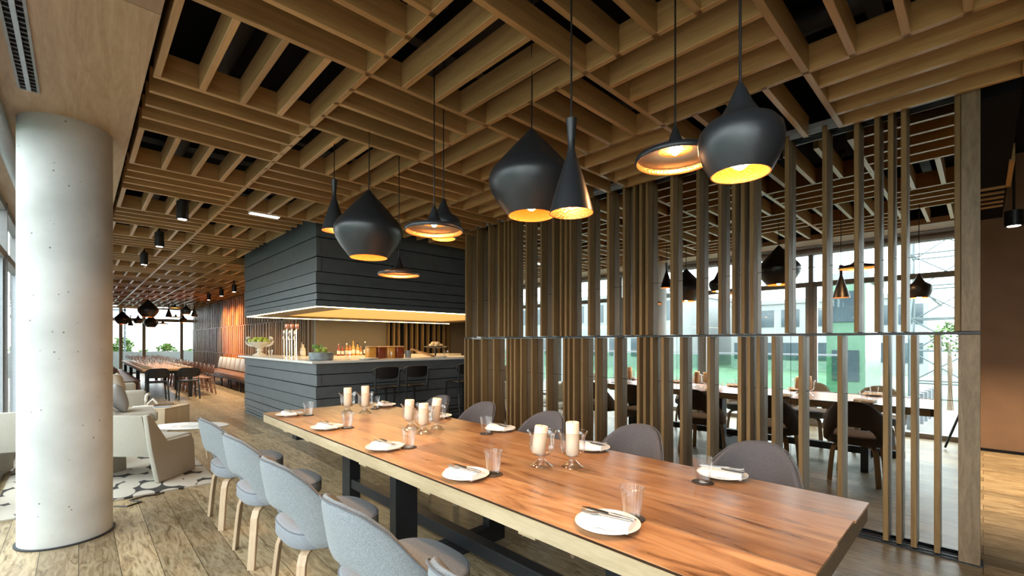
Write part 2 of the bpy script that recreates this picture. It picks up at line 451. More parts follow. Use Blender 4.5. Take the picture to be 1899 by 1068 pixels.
def copy_tree(o, label=None, loc=None, rz=None, group=None):
    c = o.copy(); COL.objects.link(c)
    if label: c['label'] = label
    if group: c['group'] = group
    if loc is not None: c.location = loc
    if rz is not None: c.rotation_euler = (0, 0, rz)
    for ch in list(o.children):
        d = ch.copy(); COL.objects.link(d); d.parent = c
        for g in list(ch.children):
            e = g.copy(); COL.objects.link(e); e.parent = d
    return c
ORD = ['first', 'second', 'third', 'fourth', 'fifth', 'sixth', 'seventh', 'eighth', 'ninth', 'tenth', 'eleventh', 'twelfth', 'thirteenth', 'fourteenth', 'fifteenth', 'sixteenth', 'seventeenth', 'eighteenth', 'nineteenth', 'twentieth']
ORD += ['twenty-' + w for w in ORD[:9]] + ['thirtieth'] + ['thirty-' + w for w in ORD[:9]]

def point(name, loc, power, col, size=0.03):
    l = bpy.data.lights.new(name, 'POINT'); l.energy = power; l.color = col; l.shadow_soft_size = size
    o = bpy.data.objects.new(name, l); COL.objects.link(o); o.location = loc
    return o
def spot(name, loc, power, col, ang=70, size=0.03, rot=(0, 0, 0)):
    l = bpy.data.lights.new(name, 'SPOT'); l.energy = power; l.color = col; l.shadow_soft_size = size
    l.spot_size = R(ang); l.spot_blend = 0.7
    o = bpy.data.objects.new(name, l); COL.objects.link(o); o.location = loc; o.rotation_euler = rot
    return o
WARM = (1.0, 0.70, 0.40)

# ------------------------------------------------------------------ setting
WX, YB, YF = -0.60, -4.0, 26.5           # window plane, wall behind camera, far glazing
CX1 = 8.6
struct(MB().box(WX, CX1 + .2, YB, YF, -0.12, 0.0).build('floor', M_floor))
c = struct(MB().box(WX - .2, CX1 + .2, YB - .2, YF + .2, 3.80, 3.95).build('ceiling', M_void))
m = MB()
for y in range(-3, 26, 3): m.box(0.35, 4.1, y + .2, y + .38, 3.62, 3.80)
m.build('joist', M_duct, c)
m = MB()
for x in (0.75, 1.9, 3.4): m.tube([(x, -3.5, 3.5), (x, 26, 3.5)], 0.09, 12)
m.build('duct', M_duct, c, smooth=True)
m = MB()
for k in range(14): m.box(.35, 4.1, -1.7 + k * 2.1, -1.62 + k * 2.1, 3.36, 3.40)
m.build('cable_tray', M_duct, c)
sof = struct(MB().box(WX, 0.285, YB, 2.722, 2.985, 3.06).build('ceiling_soffit', wood('soffit_walnut', (0.32, 0.20, 0.13), (0.42, 0.28, 0.18), 'Y', 9, 0.08, 0.5, 0.3, 0.05)))
sof2 = MB().box(WX, 0.285, 2.726, 12.4, 2.985, 3.06).box(WX, .285, 12.404, YF, 2.985, 3.06).build('ceiling_soffit', M_ply)
struct(sof2)
struct(MB().box(0.255, 0.285, YB, YF, 3.06, 3.8).box(WX - .1, WX, YB, YF, 3.04, 3.8).build('trim_1', M_void))
struct(MB().box(WX - .2, CX1 + .2, YB - .15, YB, 0, 3.8).build('wall_behind', M_plaster))
wr = struct(MB().box(CX1 - .05, CX1 + .1, YB, 12, 0, 3.8).build('wall_right', M_plaster))
MB().box(CX1 - .09, CX1 - .05, -1.3, -.42, .12, 2.35).build('door_panel', M_plaster, wr, bevel=.006)
MB().box(CX1 - .075, CX1 - .05, YB, 6.2, 0, .035).build('skirting', M_void, wr)
struct(MB().box(4.0, CX1, 10.80, 10.95, 0, 3.8).build('wall_bar', M_panel))
struct(MB().box(4.06, 4.2, 10.95, YF, 0, 3.8).build('wall_slatted', M_void))
struct(MB().box(4.33, 4.45, 0.05, 5.25, 0, 3.8).build('wall_divider', M_void))
struct(MB().box(4.3, CX1, -.17, 5.3, 3.02, 3.10).build('ceiling_bulkhead', M_void))

# windows along the left side, bay by bay
bay_y = [0.16 + 1.87 * k for k in range(-3, 15)]
bay_y = [y for y in bay_y if YB < y < 13.5]
bay_y[0] = YB
for k in range(len(bay_y) - 1):
    y0, y1 = bay_y[k], bay_y[k + 1]
    w = bpy.data.objects.new('window_%d' % (k + 1), None); COL.objects.link(w); struct(w)
    m = MB()
    m.box(WX - .10, WX + .02, y0 - .035, y0 + .035, 0, 2.985)
    m.box(WX - .10, WX + .02, y1 - .035, y1 + .035, 0, 2.985) if k == len(bay_y) - 2 else None
    m.box(WX - .08, WX + .01, y0 + .035, y1 - .035, 2.90, 2.985)
    m.box(WX - .08, WX + .01, y0 + .035, y1 - .035, 2.36, 2.44)
    m.box(WX - .10, WX + .02, y0 + .035, y1 - .035, 0.0, .07)
    m.build('window_frame', M_frame, w)
    m = MB()
    m.box(WX - .07, WX - .01, y0 + .035, y0 + .085, .07, 2.36)
    m.box(WX - .07, WX - .01, y1 - .085, y1 - .035, .07, 2.36)
    m.build('window_sash', M_alu, w)
    MB().box(WX - .045, WX - .035, y0 + .035, y1 - .035, .07, 2.9).build('pane', M_pane, w)
struct(MB().box(WX - .12, WX, bay_y[-1], YF, 0, 3.8).build('wall_left_light_block', M_plaster))  # unseen solid stretch added instead of windows to dim the far end
# far glazing
fx = [WX, 0.55, 1.35, 2.15, 3.55, 4.06]
for k in range(5):
    w = bpy.data.objects.new('window_%d' % (30 + k), None); COL.objects.link(w); struct(w)
    x0, x1 = fx[k], fx[k + 1]
    m = MB().box(x0 - .06, x0 + .06, YF - .05, YF + .1, 0, 3.0).box(x0 + .06, x1 - .06, YF - .05, YF + .1, 2.93, 3.0)
    m.box(x0 + .06, x1 - .06, YF - .05, YF + .1, 2.36, 2.50).box(x0 + .06, x1 - .06, YF - .05, YF + .1, 0, .08)
    if k == 4: m.box(x1 - .06, x1, YF - .05, YF + .1, 0, 3.0)
    m.build('window_frame', M_frame, w)
    MB().box(x0 + .06, x1 - .06, YF + .02, YF + .03, .08, 2.93).build('pane', M_pane, w)
# roller blind tube along the window head
o = MB().tube([(WX + .2, YB + .1, 2.925), (WX + .2, 10.4, 2.925)], 0.05, 16).build('roller_blind', M_frame, None, smooth=True)
tag(o, 'grey rolled-up blind tube running along the top of the left windows', 'blind')

# ------------------------------------------------------------------ concrete column
tag(MB().lathe([(0.254, 0), (0.254, 2.99)], -0.062, 4.66, 0, 64).build('concrete_column', M_conc, None, smooth=True), 'round pale concrete column standing beside the lounge rug and windows', 'column')
tag(MB().lathe([(0.270, 0.0), (0.270, 0.008), (0.2555, 0.010)], -0.062, 4.66, 0.0, 48).build('column_collar', M_duct, None, smooth=True), 'thin dark ring on the floor round the concrete column foot', 'floor ring')

# ------------------------------------------------------------------ slatted ceiling squares
GX = [0.337, 1.235, 2.150, 3.085, 4.040]
for k in range(5): GX.append(4.040 + 0.93 * (k + 1))
def gy(j): return 0.722 + 0.897 * j
ST, SH, SZ = 0.036, 0.155, 3.0
slat_me = {}
def slat_mesh(l):
    key = round(l, 3)
    if key not in slat_me:
        slat_me[key] = MB().box(-l / 2, l / 2, -ST / 2, ST / 2, 0, SH).mesh('slat', M_ceil, 0.002, seg=1)
    return slat_me[key]
ROWS = ['in the row beside the plywood soffit', 'in the second row from the plywood soffit', 'in the third row from the plywood soffit', 'in the row beside the mirrored screen']
def module(i, j, row, num):
    x0, x1, y0, y1 = GX[i], GX[i + 1], gy(j), gy(j + 1)
    cx, cyy = (x0 + x1) / 2, (y0 + y1) / 2
    lw = (i + j) % 2 == 0
    t = thing('ceiling_panel', '%s oak ceiling square %s, slats running %s' % (num, row, 'lengthwise' if lw else 'crosswise'), 'ceiling panel', (cx, cyy, SZ), 0, 'slatted oak ceiling squares')
    me = slat_mesh((y1 - y0 - ST) if lw else (x1 - x0 + ST * .98))
    for k in range(5):
        f = k / 4 - 0.5
        if lw: link('slat', me, t, (f * (x1 - x0), 0, 0), (0, 0, R(90)))
        else: link('slat', me, t, (0, f * (y1 - y0), 0))
first_j = {0: 1, 1: 0, 2: -1, 3: -2}
for i in range(4):
    n = 0
    for j in range(-2, 29):
        if i >= 2 and 6 <= j <= 10: continue
        if j < first_j[i]: 
            continue
        module(i, j, ROWS[i], ORD[n]); n += 1
# squares only the mirror shows, behind the camera side
for i in range(3):
    for q, j in enumerate(range(first_j[i] - 1, -4, -1)):
        module(i, j, ROWS[i] + ' overhead', ORD[q])
for i in (4, 5, 6): module(i, 5, 'in front of the dark bar canopy', ORD[i - 4])
for i in (6, 7): module(i, -1, 'over the corridor at right', ORD[i - 6])

# linear air vent in the soffit
t = thing('air_vent', 'long narrow metal slot vent in the plywood soffit, top left', 'vent', (-0.222, 1.7, 2.985))
MB().box(-.048, -.036, -2.4, 2.38, -.012, .0).box(.036, .048, -2.4, 2.38, -.012, 0).box(-.048, .048, 2.38, 2.39, -.012, 0).build('vent_frame', M_frame, t)
MB().box(-.036, .036, -2.4, 2.38, -.003, -.001).build('vent_backing', M_void, t)
MB().box(-.010, .010, -2.4, 2.38, -.016, -.004).build('vent_bar', M_alu, t)
fin_me = MB().box(-.036, .036, 0, .004, -.009, -.004).mesh('vent_fin', M_frame)
for k in range(95): link('vent_fin', fin_me, t, (0, -2.36 + k * .05, 0))

# downlights
def downlight(name, label, loc, h=0.22, r=0.058, power=14, group='black cylinder ceiling downlights', ang=75):
    t = thing(name, label, 'downlight', loc, 0, group)
    MB().lathe([(r, 0.004), (r, h), (r * .9, h + .004)], n=24).build('housing', M_black, t, smooth=True)
    MB().lathe([(r * .94, 0), (r, .004), (r, .012), (r * .94, .008)], n=24, cap=False).build('rim', M_black, t, smooth=True)
    MB().lathe([(r * .7, 0.001), (r * .7, .003)], n=20).build('lens', M_disc, t)
    MB().tube([(0, 0, h), (0, 0, 3.80 - loc[2])], 0.012, 6).build('stem', M_black, t)
    spot('downlight_beam', (loc[0], loc[1], loc[2] - .02), power, (1, .74, .46), ang)
for k, y in enumerate((6.25, 8.27, 10.39)):
    downlight('ceiling_downlight', '%s black cylinder downlight from the camera, hanging left of the bar canopy' % ORD[k], (0.845, y, 2.80))
for k, y in enumerate((12.5, 14.1, 15.6, 17.4)):
    downlight('ceiling_downlight', '%s black cylinder downlight along the orange slatted wall' % ORD[k], (3.05, y, 2.78), .20, .055, 140, 'downlights beside the slatted wall', 110)
downlight('ceiling_downlight', 'black downlight over the corridor at far right', (7.0, -.22, 2.62), .16, .07, 460, None, 95)
t = thing('ceiling_light', 'short white recessed light bar between ceiling slats before the bar', 'ceiling light', (1.665, 6.17, 2.985))
MB().box(-.17, .17, -.05, .05, .004, .05).build('housing', M_white, t)
MB().box(-.16, .16, -.042, .042, 0, .003).build('diffuser', M_tube, t)

# ------------------------------------------------------------------ mirrored slat screen
scr = thing('slatted_screen', 'tall mirrored room divider with vertical oak slats in two tiers', 'room divider', (4.1, 0, 0))
PER = 0.975
UP = [0.364, .434, .509, .626, .822, 1.076]
LO = [0.197, .313, .390, .461, .726, .980]
me_u = MB().box(0, .10, 0, .03, 0, 1.58).mesh('slat', M_slat, .002, seg=1)
me_l = MB().box(0, .10, 0, .03, 0, 1.445).mesh('slat', M_slat, .002, seg=1)
for k in range(6):
    for y in UP:
        yy = y + PER * k
        if yy < 5.28: link('upper_slat', me_u, scr, (0, yy, 1.490))
    for y in LO:
        yy = y + PER * k
        if yy < 5.28: link('lower_slat', me_l, scr, (0, yy, 0.022))
link('upper_slat', me_u, scr, (0, .100, 1.490))
MB().box(-.012, .13, .012, .098, 1.490, 3.07).build('end_board', M_board, scr, .002)
MB().box(-.012, .13, .012, .112, 0.012, 1.467).build('end_board', M_board, scr, .002)
for k in range(6):
    y0, y1 = .115 + PER * k, .115 + PER * (k + 1) - .003
    if y0 > 5.3: continue
    y1 = min(y1, 5.285)
    for z0, z1 in ((.03, 1.028), (1.032, 1.470), (1.488, 2.010), (2.014, 3.06)):
        MB().box(.1005, .108, y0, y1, z0, z1).build('mirror_panel', M_mirror, scr)
MB().box(.109, .125, .1, 5.29, .02, 3.07).build('backing_board', M_void, scr)
MB().box(-.006, .12, .012, 5.29, 1.470, 1.487).build('middle_rail', M_steel, scr)
m = MB().box(.0, .125, .0, 5.29, 0, .012).box(.03, .045, 0, 5.29, .012, .02).box(.075, .09, 0, 5.29, .012, .02)
m.build('floor_track', M_steel, scr)
MB().box(.0, .12, .1, 5.29, 3.075, 3.11).box(.02, .03, .1, 5.29, 3.04, 3.075).build('head_track', M_alu, scr)

# ------------------------------------------------------------------ long table
TX0, TX1, TY0, TY1, TZ = 1.235, 2.345, 0.33, 4.64, 0.76
tb = thing('dining_table', 'long reclaimed wood dining table with black steel base', 'table', ((TX0 + TX1) / 2, (TY0 + TY1) / 2, 0))
hx, hy = (TX1 - TX0) / 2, (TY1 - TY0) / 2
m = MB()
xs = [-hx + i * (2 * hx / 4) for i in range(5)]
random.seed(3)
for i in range(4):
    e0, e1 = random.uniform(-.006, .006), random.uniform(-.006, .006)
    m.box(xs[i] + (.0016 if i else 0), xs[i + 1] - (.0016 if i < 3 else 0), -hy + e0, hy + e1, TZ - .010, TZ)
m.build('table_top', M_table, tb, .0008)
MB().box(-hx, hx, -hy + .03, hy - .03, TZ - .076, TZ - .0101).build('table_edge', M_edge, tb)
M_end = wood('shaded_end_grain', (0.07, 0.045, 0.026), (0.16, 0.105, 0.062), 'Z', 60, 0.4, 0.6)  # end grain with shade in its colour, as if turned from the light
for e in (-1, 1):
    MB().box(-hx, hx, e * (hy - .0145) - .0145, e * (hy - .0145) + .0145, TZ - .076, TZ - .0101).build('shaded_end_grain', M_end, tb)
for y in (4.05, 3.55, 2.62, 1.93, 1.22):
    yy = y - (TY0 + TY1) / 2
    MB().box(-hx + .012, hx - .012, yy - .045, yy + .045, TZ - .092, TZ - .077).build('cleat', M_edge, tb)
def lp(m_, x0, x1, y0, y1, z0, z1):
    ox, oy = (TX0 + TX1) / 2, (TY0 + TY1) / 2
    return m_.box(x0 - ox, x1 - ox, y0 - oy, y1 - oy, z0, z1)
ZT = TZ - .093
for nm, bx in (('leg', (1.35, 1.50, 2.40, 2.47)), ('leg', (2.08, 2.23, 2.40, 2.47)), ('leg', (1.35, 1.50, .86, .93)), ('leg', (2.08, 2.23, .86, .93)), ('leg', (1.74, 1.84, 3.90, 4.06))):
    lp(MB(), bx[0], bx[1], bx[2], bx[3], 0, ZT).build(nm, M_steel, tb, .003)
for y in (2.40, .86):
    lp(MB(), 1.50, 2.08, y, y + .07, 0.0, .12).build('cross_beam', M_steel, tb, .003)
lp(MB(), 1.75, 1.83, .6, 3.90, .12, .20).build('stretcher', M_steel, tb, .003)
lp(MB(), 1.3, 2.28, 3.93, 4.03, ZT - .06, ZT).build('top_beam', M_steel, tb)

# ------------------------------------------------------------------ upholstered chairs
def interp(t, pts):
    for (a, b_), (c_, d_) in zip(pts, pts[1:]):
        if t <= c_:
            u = (t - a) / (c_ - a); u = u * u * (3 - 2 * u) if False else u
            return b_ + (d_ - b_) * u
    return pts[-1][1]
def smooth_tab(pts, n=200):
    """Catmull-ish smoothing of a table by repeated averaging"""
    v = [interp(pts[0][0] + (pts[-1][0] - pts[0][0]) * i / n, pts) for i in range(n + 1)]
    for _ in range(30):
        v = [v[0]] + [(v[i - 1] + 2 * v[i] + v[i + 1]) / 4 for i in range(1, n)] + [v[-1]]
    return lambda t: v[max(0, min(n, int(round((t - pts[0][0]) / (pts[-1][0] - pts[0][0]) * n))))]
ztop = smooth_tab([(0, .838), (18, .832), (36, .803), (52, .74), (68, .63), (82, .54), (96, .485), (112, .455)])
zbot = smooth_tab([(0, .575), (22, .57), (34, .535), (44, .455), (52, .392), (112, .385)])
def shell_pt(a, z, dr):
    ar = R(a)
    lean = 0.18 * max(z - .44, 0)
    rx, ry = .245, .272 - .10 * max(z - .55, 0)
    x = -.005 - rx * math.cos(ar) - lean * max(math.cos(ar), 0)
    y = ry * math.sin(ar)
    n = Vector((-math.cos(ar) * ry, math.sin(ar) * rx)).normalized()
    return (x + n.x * dr, y + n.y * dr, z)
def make_chair(mf, ms, label, group):
    t = thing('upholstered_chair', label, 'chair', (0, 0, 0), 0, group)
    m = MB(); loops = []
    TH = .044; Mh = 9
    A = [-108 + 216 * k / 44 for k in range(45)]
    for a in A:
        zt, zb = ztop(abs(a)), zbot(abs(a))
        l = []
        for q in range(Mh):
            s = q / (Mh - 1); s = .5 - .5 * math.cos(PI * s)
            l.append(shell_pt(a, zb + (zt - zb) * s, TH / 2 * (1 - abs(2 * s - 1) ** 6) ** .5 * .999 + .001))
        for q in range(Mh):
            s = 1 - q / (Mh - 1); s = .5 - .5 * math.cos(PI * s)
            l.append(shell_pt(a, zb + (zt - zb) * s, -TH / 2 * (1 - abs(2 * s - 1) ** 6) ** .5 * .999 - .001))
        loops.append(l)
    m.loops(loops)
    bk = m.build('backrest', mf, t, smooth=True)
    MB().tube([shell_pt(a, ztop(abs(a)) - .006, TH / 2 - .001) for a in A[2:-2]], .0035, 6).build('piping', M_pipe, bk, smooth=True)
    prof = [(.90, .385), (.97, .388), (1.0, .40), (1.0, .455), (.985, .468), (.95, .476), (.7, .484), (.3, .487), (.02, .488)]
    st = MB().super(0.0, 0, .245, .25, prof, 3.0, 40).build('seat', ms, t, smooth=True)
    ring = []
    for k in range(41):
        a = 2 * PI * k / 40; c_, s_ = math.cos(a), math.sin(a)
        ring.append((.243 * math.copysign(abs(c_) ** (2 / 3.), c_), .248 * math.copysign(abs(s_) ** (2 / 3.), s_), .466))
    MB().tube(ring, .0035, 6).build('piping', M_pipe, st, smooth=True)
    for sx in (-1, 1):
        for sy in (-1, 1):
            path = [(sx * .05, sy * .05, .374), (sx * .13, sy * .125, .374), (sx * .165, sy * .152, .368), (sx * .188, sy * .168, .35), (sx * .200, sy * .177, .31), (sx * .210, sy * .187, .20), (sx * .225, sy * .20, 0)]
            MB().strip(path, .046, .021, (-sx * .66, sy * .75, 0)).build('leg', M_leg_l, t, .003)
    return t
cy_ = [4.17, 3.35, 2.52, 1.70, 0.95]
near = make_chair(M_fab, M_seat, '', 'grey chairs along the window side of the long table')
near_lab = ['grey upholstered chair on the window side, farthest from the camera', 'grey upholstered chair on the window side, second from the far end', 'grey upholstered chair on the window side, middle of five', 'grey upholstered chair on the window side, second nearest the camera', 'grey upholstered chair at the bottom edge, only its back tip showing']
for k, y in enumerate(cy_):
    o = near if k == 0 else copy_tree(near)
    o.location = (1.0, y, 0); o['label'] = near_lab[k]
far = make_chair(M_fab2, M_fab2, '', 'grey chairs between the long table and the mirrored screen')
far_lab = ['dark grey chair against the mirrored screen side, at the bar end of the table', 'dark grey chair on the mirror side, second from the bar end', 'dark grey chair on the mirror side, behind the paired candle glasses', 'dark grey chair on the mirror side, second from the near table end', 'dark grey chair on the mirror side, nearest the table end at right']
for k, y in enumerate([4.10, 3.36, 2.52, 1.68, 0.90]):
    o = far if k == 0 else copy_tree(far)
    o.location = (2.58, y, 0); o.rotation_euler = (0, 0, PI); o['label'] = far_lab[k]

# ------------------------------------------------------------------ tableware
plate_me = MB().lathe([(.06, 0), (.075, .003), (.112, .017), (.116, .019), (.115, .021), (.08, .009), (.05, .006), (.001, .006)], n=44).mesh('plate', M_white, 0, True)
def napkin_mesh():
    m = MB(); L_ = []
    n = 12
    for i in range(n + 1):
        y = -.092 + .184 * i / n
        s = 1 - .06 * (abs(i - n / 2) / (n / 2)) ** 3
        w = .047 + .003 * math.sin(i * 1.7)
        L_.append([(-w, y, 0.0), (w, y, 0), (w * 1.02, y, .014 * s), (w * .93, y, .028 * s), (w * .3, y, .032 * s), (-w * .4, y, .031 * s), (-w * .93, y, .026 * s), (-w * 1.02, y, .012 * s)])
    return m.loops(L_).mesh('napkin', M_linen, 0, True)
nap_me = napkin_mesh()
def knife():
    o = thing('table_knife', '', 'knife', (0, 0, 0), 0, 'knives on the napkins')
    MB().loops([[(-.006, -.10, 0), (.006, -.10, 0), (.006, -.10, .005), (-.006, -.10, .005)], [(-.007, -.02, 0), (.007, -.02, 0), (.007, -.02, .006), (-.007, -.02, .006)], [(-.004, 0, 0.001), (.004, 0, .001), (.004, 0, .005), (-.004, 0, .005)]]).build('handle', M_metal, o, .001)
    MB().loops([[(-.004, 0, .001), (.004, 0, .001), (.004, 0, .004), (-.004, 0, .004)], [(-.004, .02, .001), (.011, .02, .001), (.011, .02, .003), (-.004, .02, .003)], [(-.004, .085, .001), (.010, .085, .001), (.010, .085, .003), (-.004, .085, .003)], [(-.003, .11, .001), (-.001, .11, .001), (-.001, .11, .003), (-.003, .11, .003)]]).build('blade', M_steel, o)
    return o
def fork():
    o = thing('table_fork', '', 'fork', (0, 0, 0), 0, 'forks on the napkins')
    MB().strip([(0, -.09, .003), (0, -.03, .004), (0, .03, .006)], .009, .003, (1, 0, 0)).build('handle', M_metal, o)
    m = MB().strip([(0, .03, .006), (0, .045, .004), (0, .055, .003)], .022, .0025, (1, 0, 0))
    for q in range(4): m.strip([(-.009 + q * .006, .055, .003), (-.009 + q * .006, .075, .003), (-.009 + q * .006, .095, .007)], .0032, .0022, (1, 0, 0))
    m.build('tines', M_metal, o)
    return o
kn0, fk0 = knife(), fork()
tum_prof = [(.001, .0), (.027, 0.0005), (.029, .004), (.0455, .115), (.0445, .1155)]
tum_me = MB().lathe(tum_prof, n=96, cap=False, rib=.014, ribs=24).mesh('tumbler', M_glass, 0, True)
coast_me = MB().lathe([(.047, 0), (.049, .001), (.049, .003), (.047, .004)], n=32).mesh('coaster', M_coaster, 0, True)
first = True
settings = []
nl = ['at the far left table corner', 'second from the far end on the window side', 'in the middle of the window side', 'second nearest on the window side', 'nearest the camera on the window side']
fl = ['at the bar end of the mirror side', 'behind the three candle glasses', 'in the middle of the mirror side', 'behind the paired candle glasses', 'nearest the table end on the mirror side']
for k, y in enumerate((4.31, 3.46, 2.56, 1.75, .93)): settings.append((1.365, y, nl[k], R(-8 + 5 * k), 1, (1.49, (4.20, 3.38, 2.486, 1.69, .908)[k])))
for k, y in enumerate((4.27, 3.30, 2.50, 1.67, .885)):
    g = (4.16, None, 2.475, None, .912)[k]
    settings.append((2.275, y, fl[k], R(168 + 6 * k), 1, (2.116, g) if g else None))
for q, (x, y, lab, rz, s, g) in enumerate(settings):
    tag(link('side_plate', plate_me, None, (x, y, TZ + .0005), (0, 0, rz)), 'round white side plate with a napkin, ' + lab, 'plate', 'white side plates on the long table')
    dx = .004 * (q % 3 - 1)
    tag(link('napkin', nap_me, None, (x + dx, y, TZ + .0088), (0, 0, rz)), 'folded white napkin on the plate ' + lab, 'napkin', 'white folded napkins')
    for base, off, turn, nm in ((kn0, .013, -.09, 'steel knife on the napkin '), (fk0, -.012, .06, 'steel fork on the napkin ')):
        o = base if q == 0 else copy_tree(base)
        o.location = (x + dx + off * math.cos(rz), y + off * math.sin(rz), TZ + .0415)
        o.rotation_euler = (0, 0, rz + turn); o['label'] = nm + lab
    if g:
        tag(link('coaster', coast_me, None, (g[0], g[1], TZ + .0005)), 'round dark coaster under the tumbler ' + lab, 'coaster', 'dark round coasters')
        tag(link('tumbler', tum_me, None, (g[0], g[1], TZ + .005), (0, 0, .3 * q)), 'empty ribbed glass tumbler on a coaster ' + lab, 'glass', 'ribbed glass tumblers')

# hurricane candle glasses
def hurricane():
    t = thing('candle_glass', '', 'candle holder', (0, 0, 0), 0, 'footed glass candle holders')
    MB().lathe([(.055, .001), (.059, .003), (.045, .012), (.022, .034), (.017, .046), (.020, .056)], n=40, cap=False).build('foot', M_glass, t, smooth=True)
    MB().lathe([(.001, .056), (.02, .057), (.045, .064), (.062, .085), (.066, .11), (.066, .15), (.070, .172), (.080, .186), (.081, .188), (.079, .189), (.0775, .186)], n=44, cap=False).build('bowl', M_glass, t, smooth=True)
    return t
def candle(h):
    t = thing('candle', '', 'candle', (0, 0, 0), 0, 'ivory pillar candles')
    MB().lathe([(.033, 0), (.0355, .003), (.0355, h - .006), (.033, h), (.022, h - .004), (.001, h - .006)], n=32).build('wax_body', M_wax, t, smooth=True)
    MB().tube([(0, 0, h - .008), (.001, 0, h + .006), (.002, 0, h + .014)], .0013, 6).build('wick', M_coaster, t)
    return t
hl = [((1.81, 4.10), .168, 0, 'left one of the pair at the far table end'), ((1.925, 3.98), .185, 0, 'right one of the pair at the far table end'),
      ((1.83, 3.02), .150, 3, 'left one of the three in the table middle'), ((1.80, 2.80), .150, 0, 'front one of the three in the table middle'), ((1.955, 2.86), .165, 8, 'right one of the three in the table middle'),
      ((1.777, 1.625), .145, 7, 'left one of the pair nearest the camera'), ((1.881, 1.500), .172, 0, 'right one of the pair nearest the camera')]
h0 = hurricane()
for q, ((x, y), h, tilt, lab) in enumerate(hl):
    o = h0 if q == 0 else copy_tree(h0)
    o.location = (x, y, TZ + .0005); o['label'] = 'footed clear glass candle holder, ' + lab
    cnd = candle(h)
    cnd.location = (x - (.018 if tilt else 0) * .7, y + (.018 if tilt else 0) * .7, TZ + .0665 + (.004 if tilt else 0)); cnd['label'] = 'ivory candle in the glass holder, ' + lab
    if tilt: cnd.rotation_euler = (R(tilt) * .72, R(tilt) * .69, 0)

# ------------------------------------------------------------------ pendants
PROF = {
 'stout': ([(.136, 0), (.200, .085), (.236, .145), (.250, .195), (.247, .225), (.225, .265), (.185, .310), (.120, .385), (.060, .450), (.022, .492), (.012, .505)], .52),
 'fat': ([(.083, 0), (.104, .038), (.117, .075), (.120, .105), (.115, .132), (.098, .153), (.070, .168), (.054, .182), (.038, .21), (.020, .25), (.007, .278)], .24),
 'tall': ([(.095, 0), (.077, .07), (.056, .14), (.034, .21), (.020, .255), (.0145, .285), (.0165, .32), (.021, .37), (.025, .405)], .19),
 'wide': ([(.176, 0), (.181, .006), (.182, .016), (.176, .027), (.130, .038), (.075, .050), (.048, .064), (.034, .090), (.020, .130), (.007, .165)], .36),
}
def pendant(kind, label, loc, top=3.80, group='black pendants over the long table', power=22, scale=1.0, lit=True):
    prof, dia = PROF[kind]
    nm = {'stout': 'bulbous_pendant', 'fat': 'bell_pendant', 'tall': 'hourglass_pendant', 'wide': 'disc_pendant'}[kind]
    t = thing(nm, label, 'pendant lamp', loc, 0, group)
    prof = [(r * scale, z * scale) for r, z in prof]
    H = prof[-1][1]
    MB().lathe(prof, n=48, cap=False).build('lamp_shade', M_lamp, t, smooth=True)
    inn = []
    for r, z in prof:
        if r < .024 * scale: break
        inn.append((r - .004 * scale, z + .001))
    inn = [(prof[0][0], 0.0)] + inn
    MB().lathe(inn, n=48, cap=False).build('lining', M_gold, t, smooth=True)
    bz = {'stout': .075, 'fat': .05, 'tall': .10, 'wide': .055}[kind] * scale
    br = {'stout': .036, 'fat': .028, 'tall': .014, 'wide': .020}[kind] * scale
    MB().ball((0, 0, bz), br, 14, 9, 1.25).build('bulb', M_bulb if lit else M_pale, t, smooth=True)
    cz = top - loc[2]
    sway = .006 if kind == 'stout' else 0
    pts = [(sway * math.sin(5 * s) * (1 - s), 0, H - .01 + (cz - H + .01) * s) for s in [i / 8 for i in range(9)]]
    MB().tube(pts, .0042, 6).build('cord', M_black, t)
    MB().lathe([(.035, cz - .03), (.035, cz)], n=16).build('ceiling_rose', M_black, t)
    if power:
        point('pendant_light', (loc[0], loc[1], loc[2] + (bz - br * 1.4 if kind != 'wide' else .02)), power * (.35 if kind == 'fat' else .6), (1.0, .50, .22), .025)
        spot('pendant_beam', (loc[0], loc[1], loc[2] - .012), power * 0.8, (1.0, .66, .36), 80, .03)
    return t
pendant('stout', 'large bulbous black pendant right of centre, beside the hourglass pendant', (1.903, 1.82, 2.154))
pendant('tall', 'black hourglass-shaped pendant touching the large bulbous one', (1.532, 1.228, 1.973), power=12)
pendant('wide', 'wide flat black pendant with gold inside, left of the bell pendant', (2.0, .99, 2.257), power=12)
pendant('fat', 'black bell-shaped pendant with glowing mouth, nearest the mirrored screen end', (1.448, .51, 1.927))
pendant('stout', 'large bulbous black pendant in front of the bar canopy', (1.575, 3.2, 2.053))
pendant('tall', 'black hourglass-shaped pendant half behind the left bulbous one', (1.47, 3.58, 2.305), power=8)
pendant('wide', 'wide flat black pendant with gold inside, before the bar canopy', (1.6, 2.37, 2.106), power=8)
pendant('fat', 'black bell-shaped pendant tucked behind the wide flat one', (1.84, 2.61, 2.14), power=14)
pendant('wide', 'lowest wide flat black pendant, against the dark bar canopy', (2.03, 3.55, 2.003), power=8)
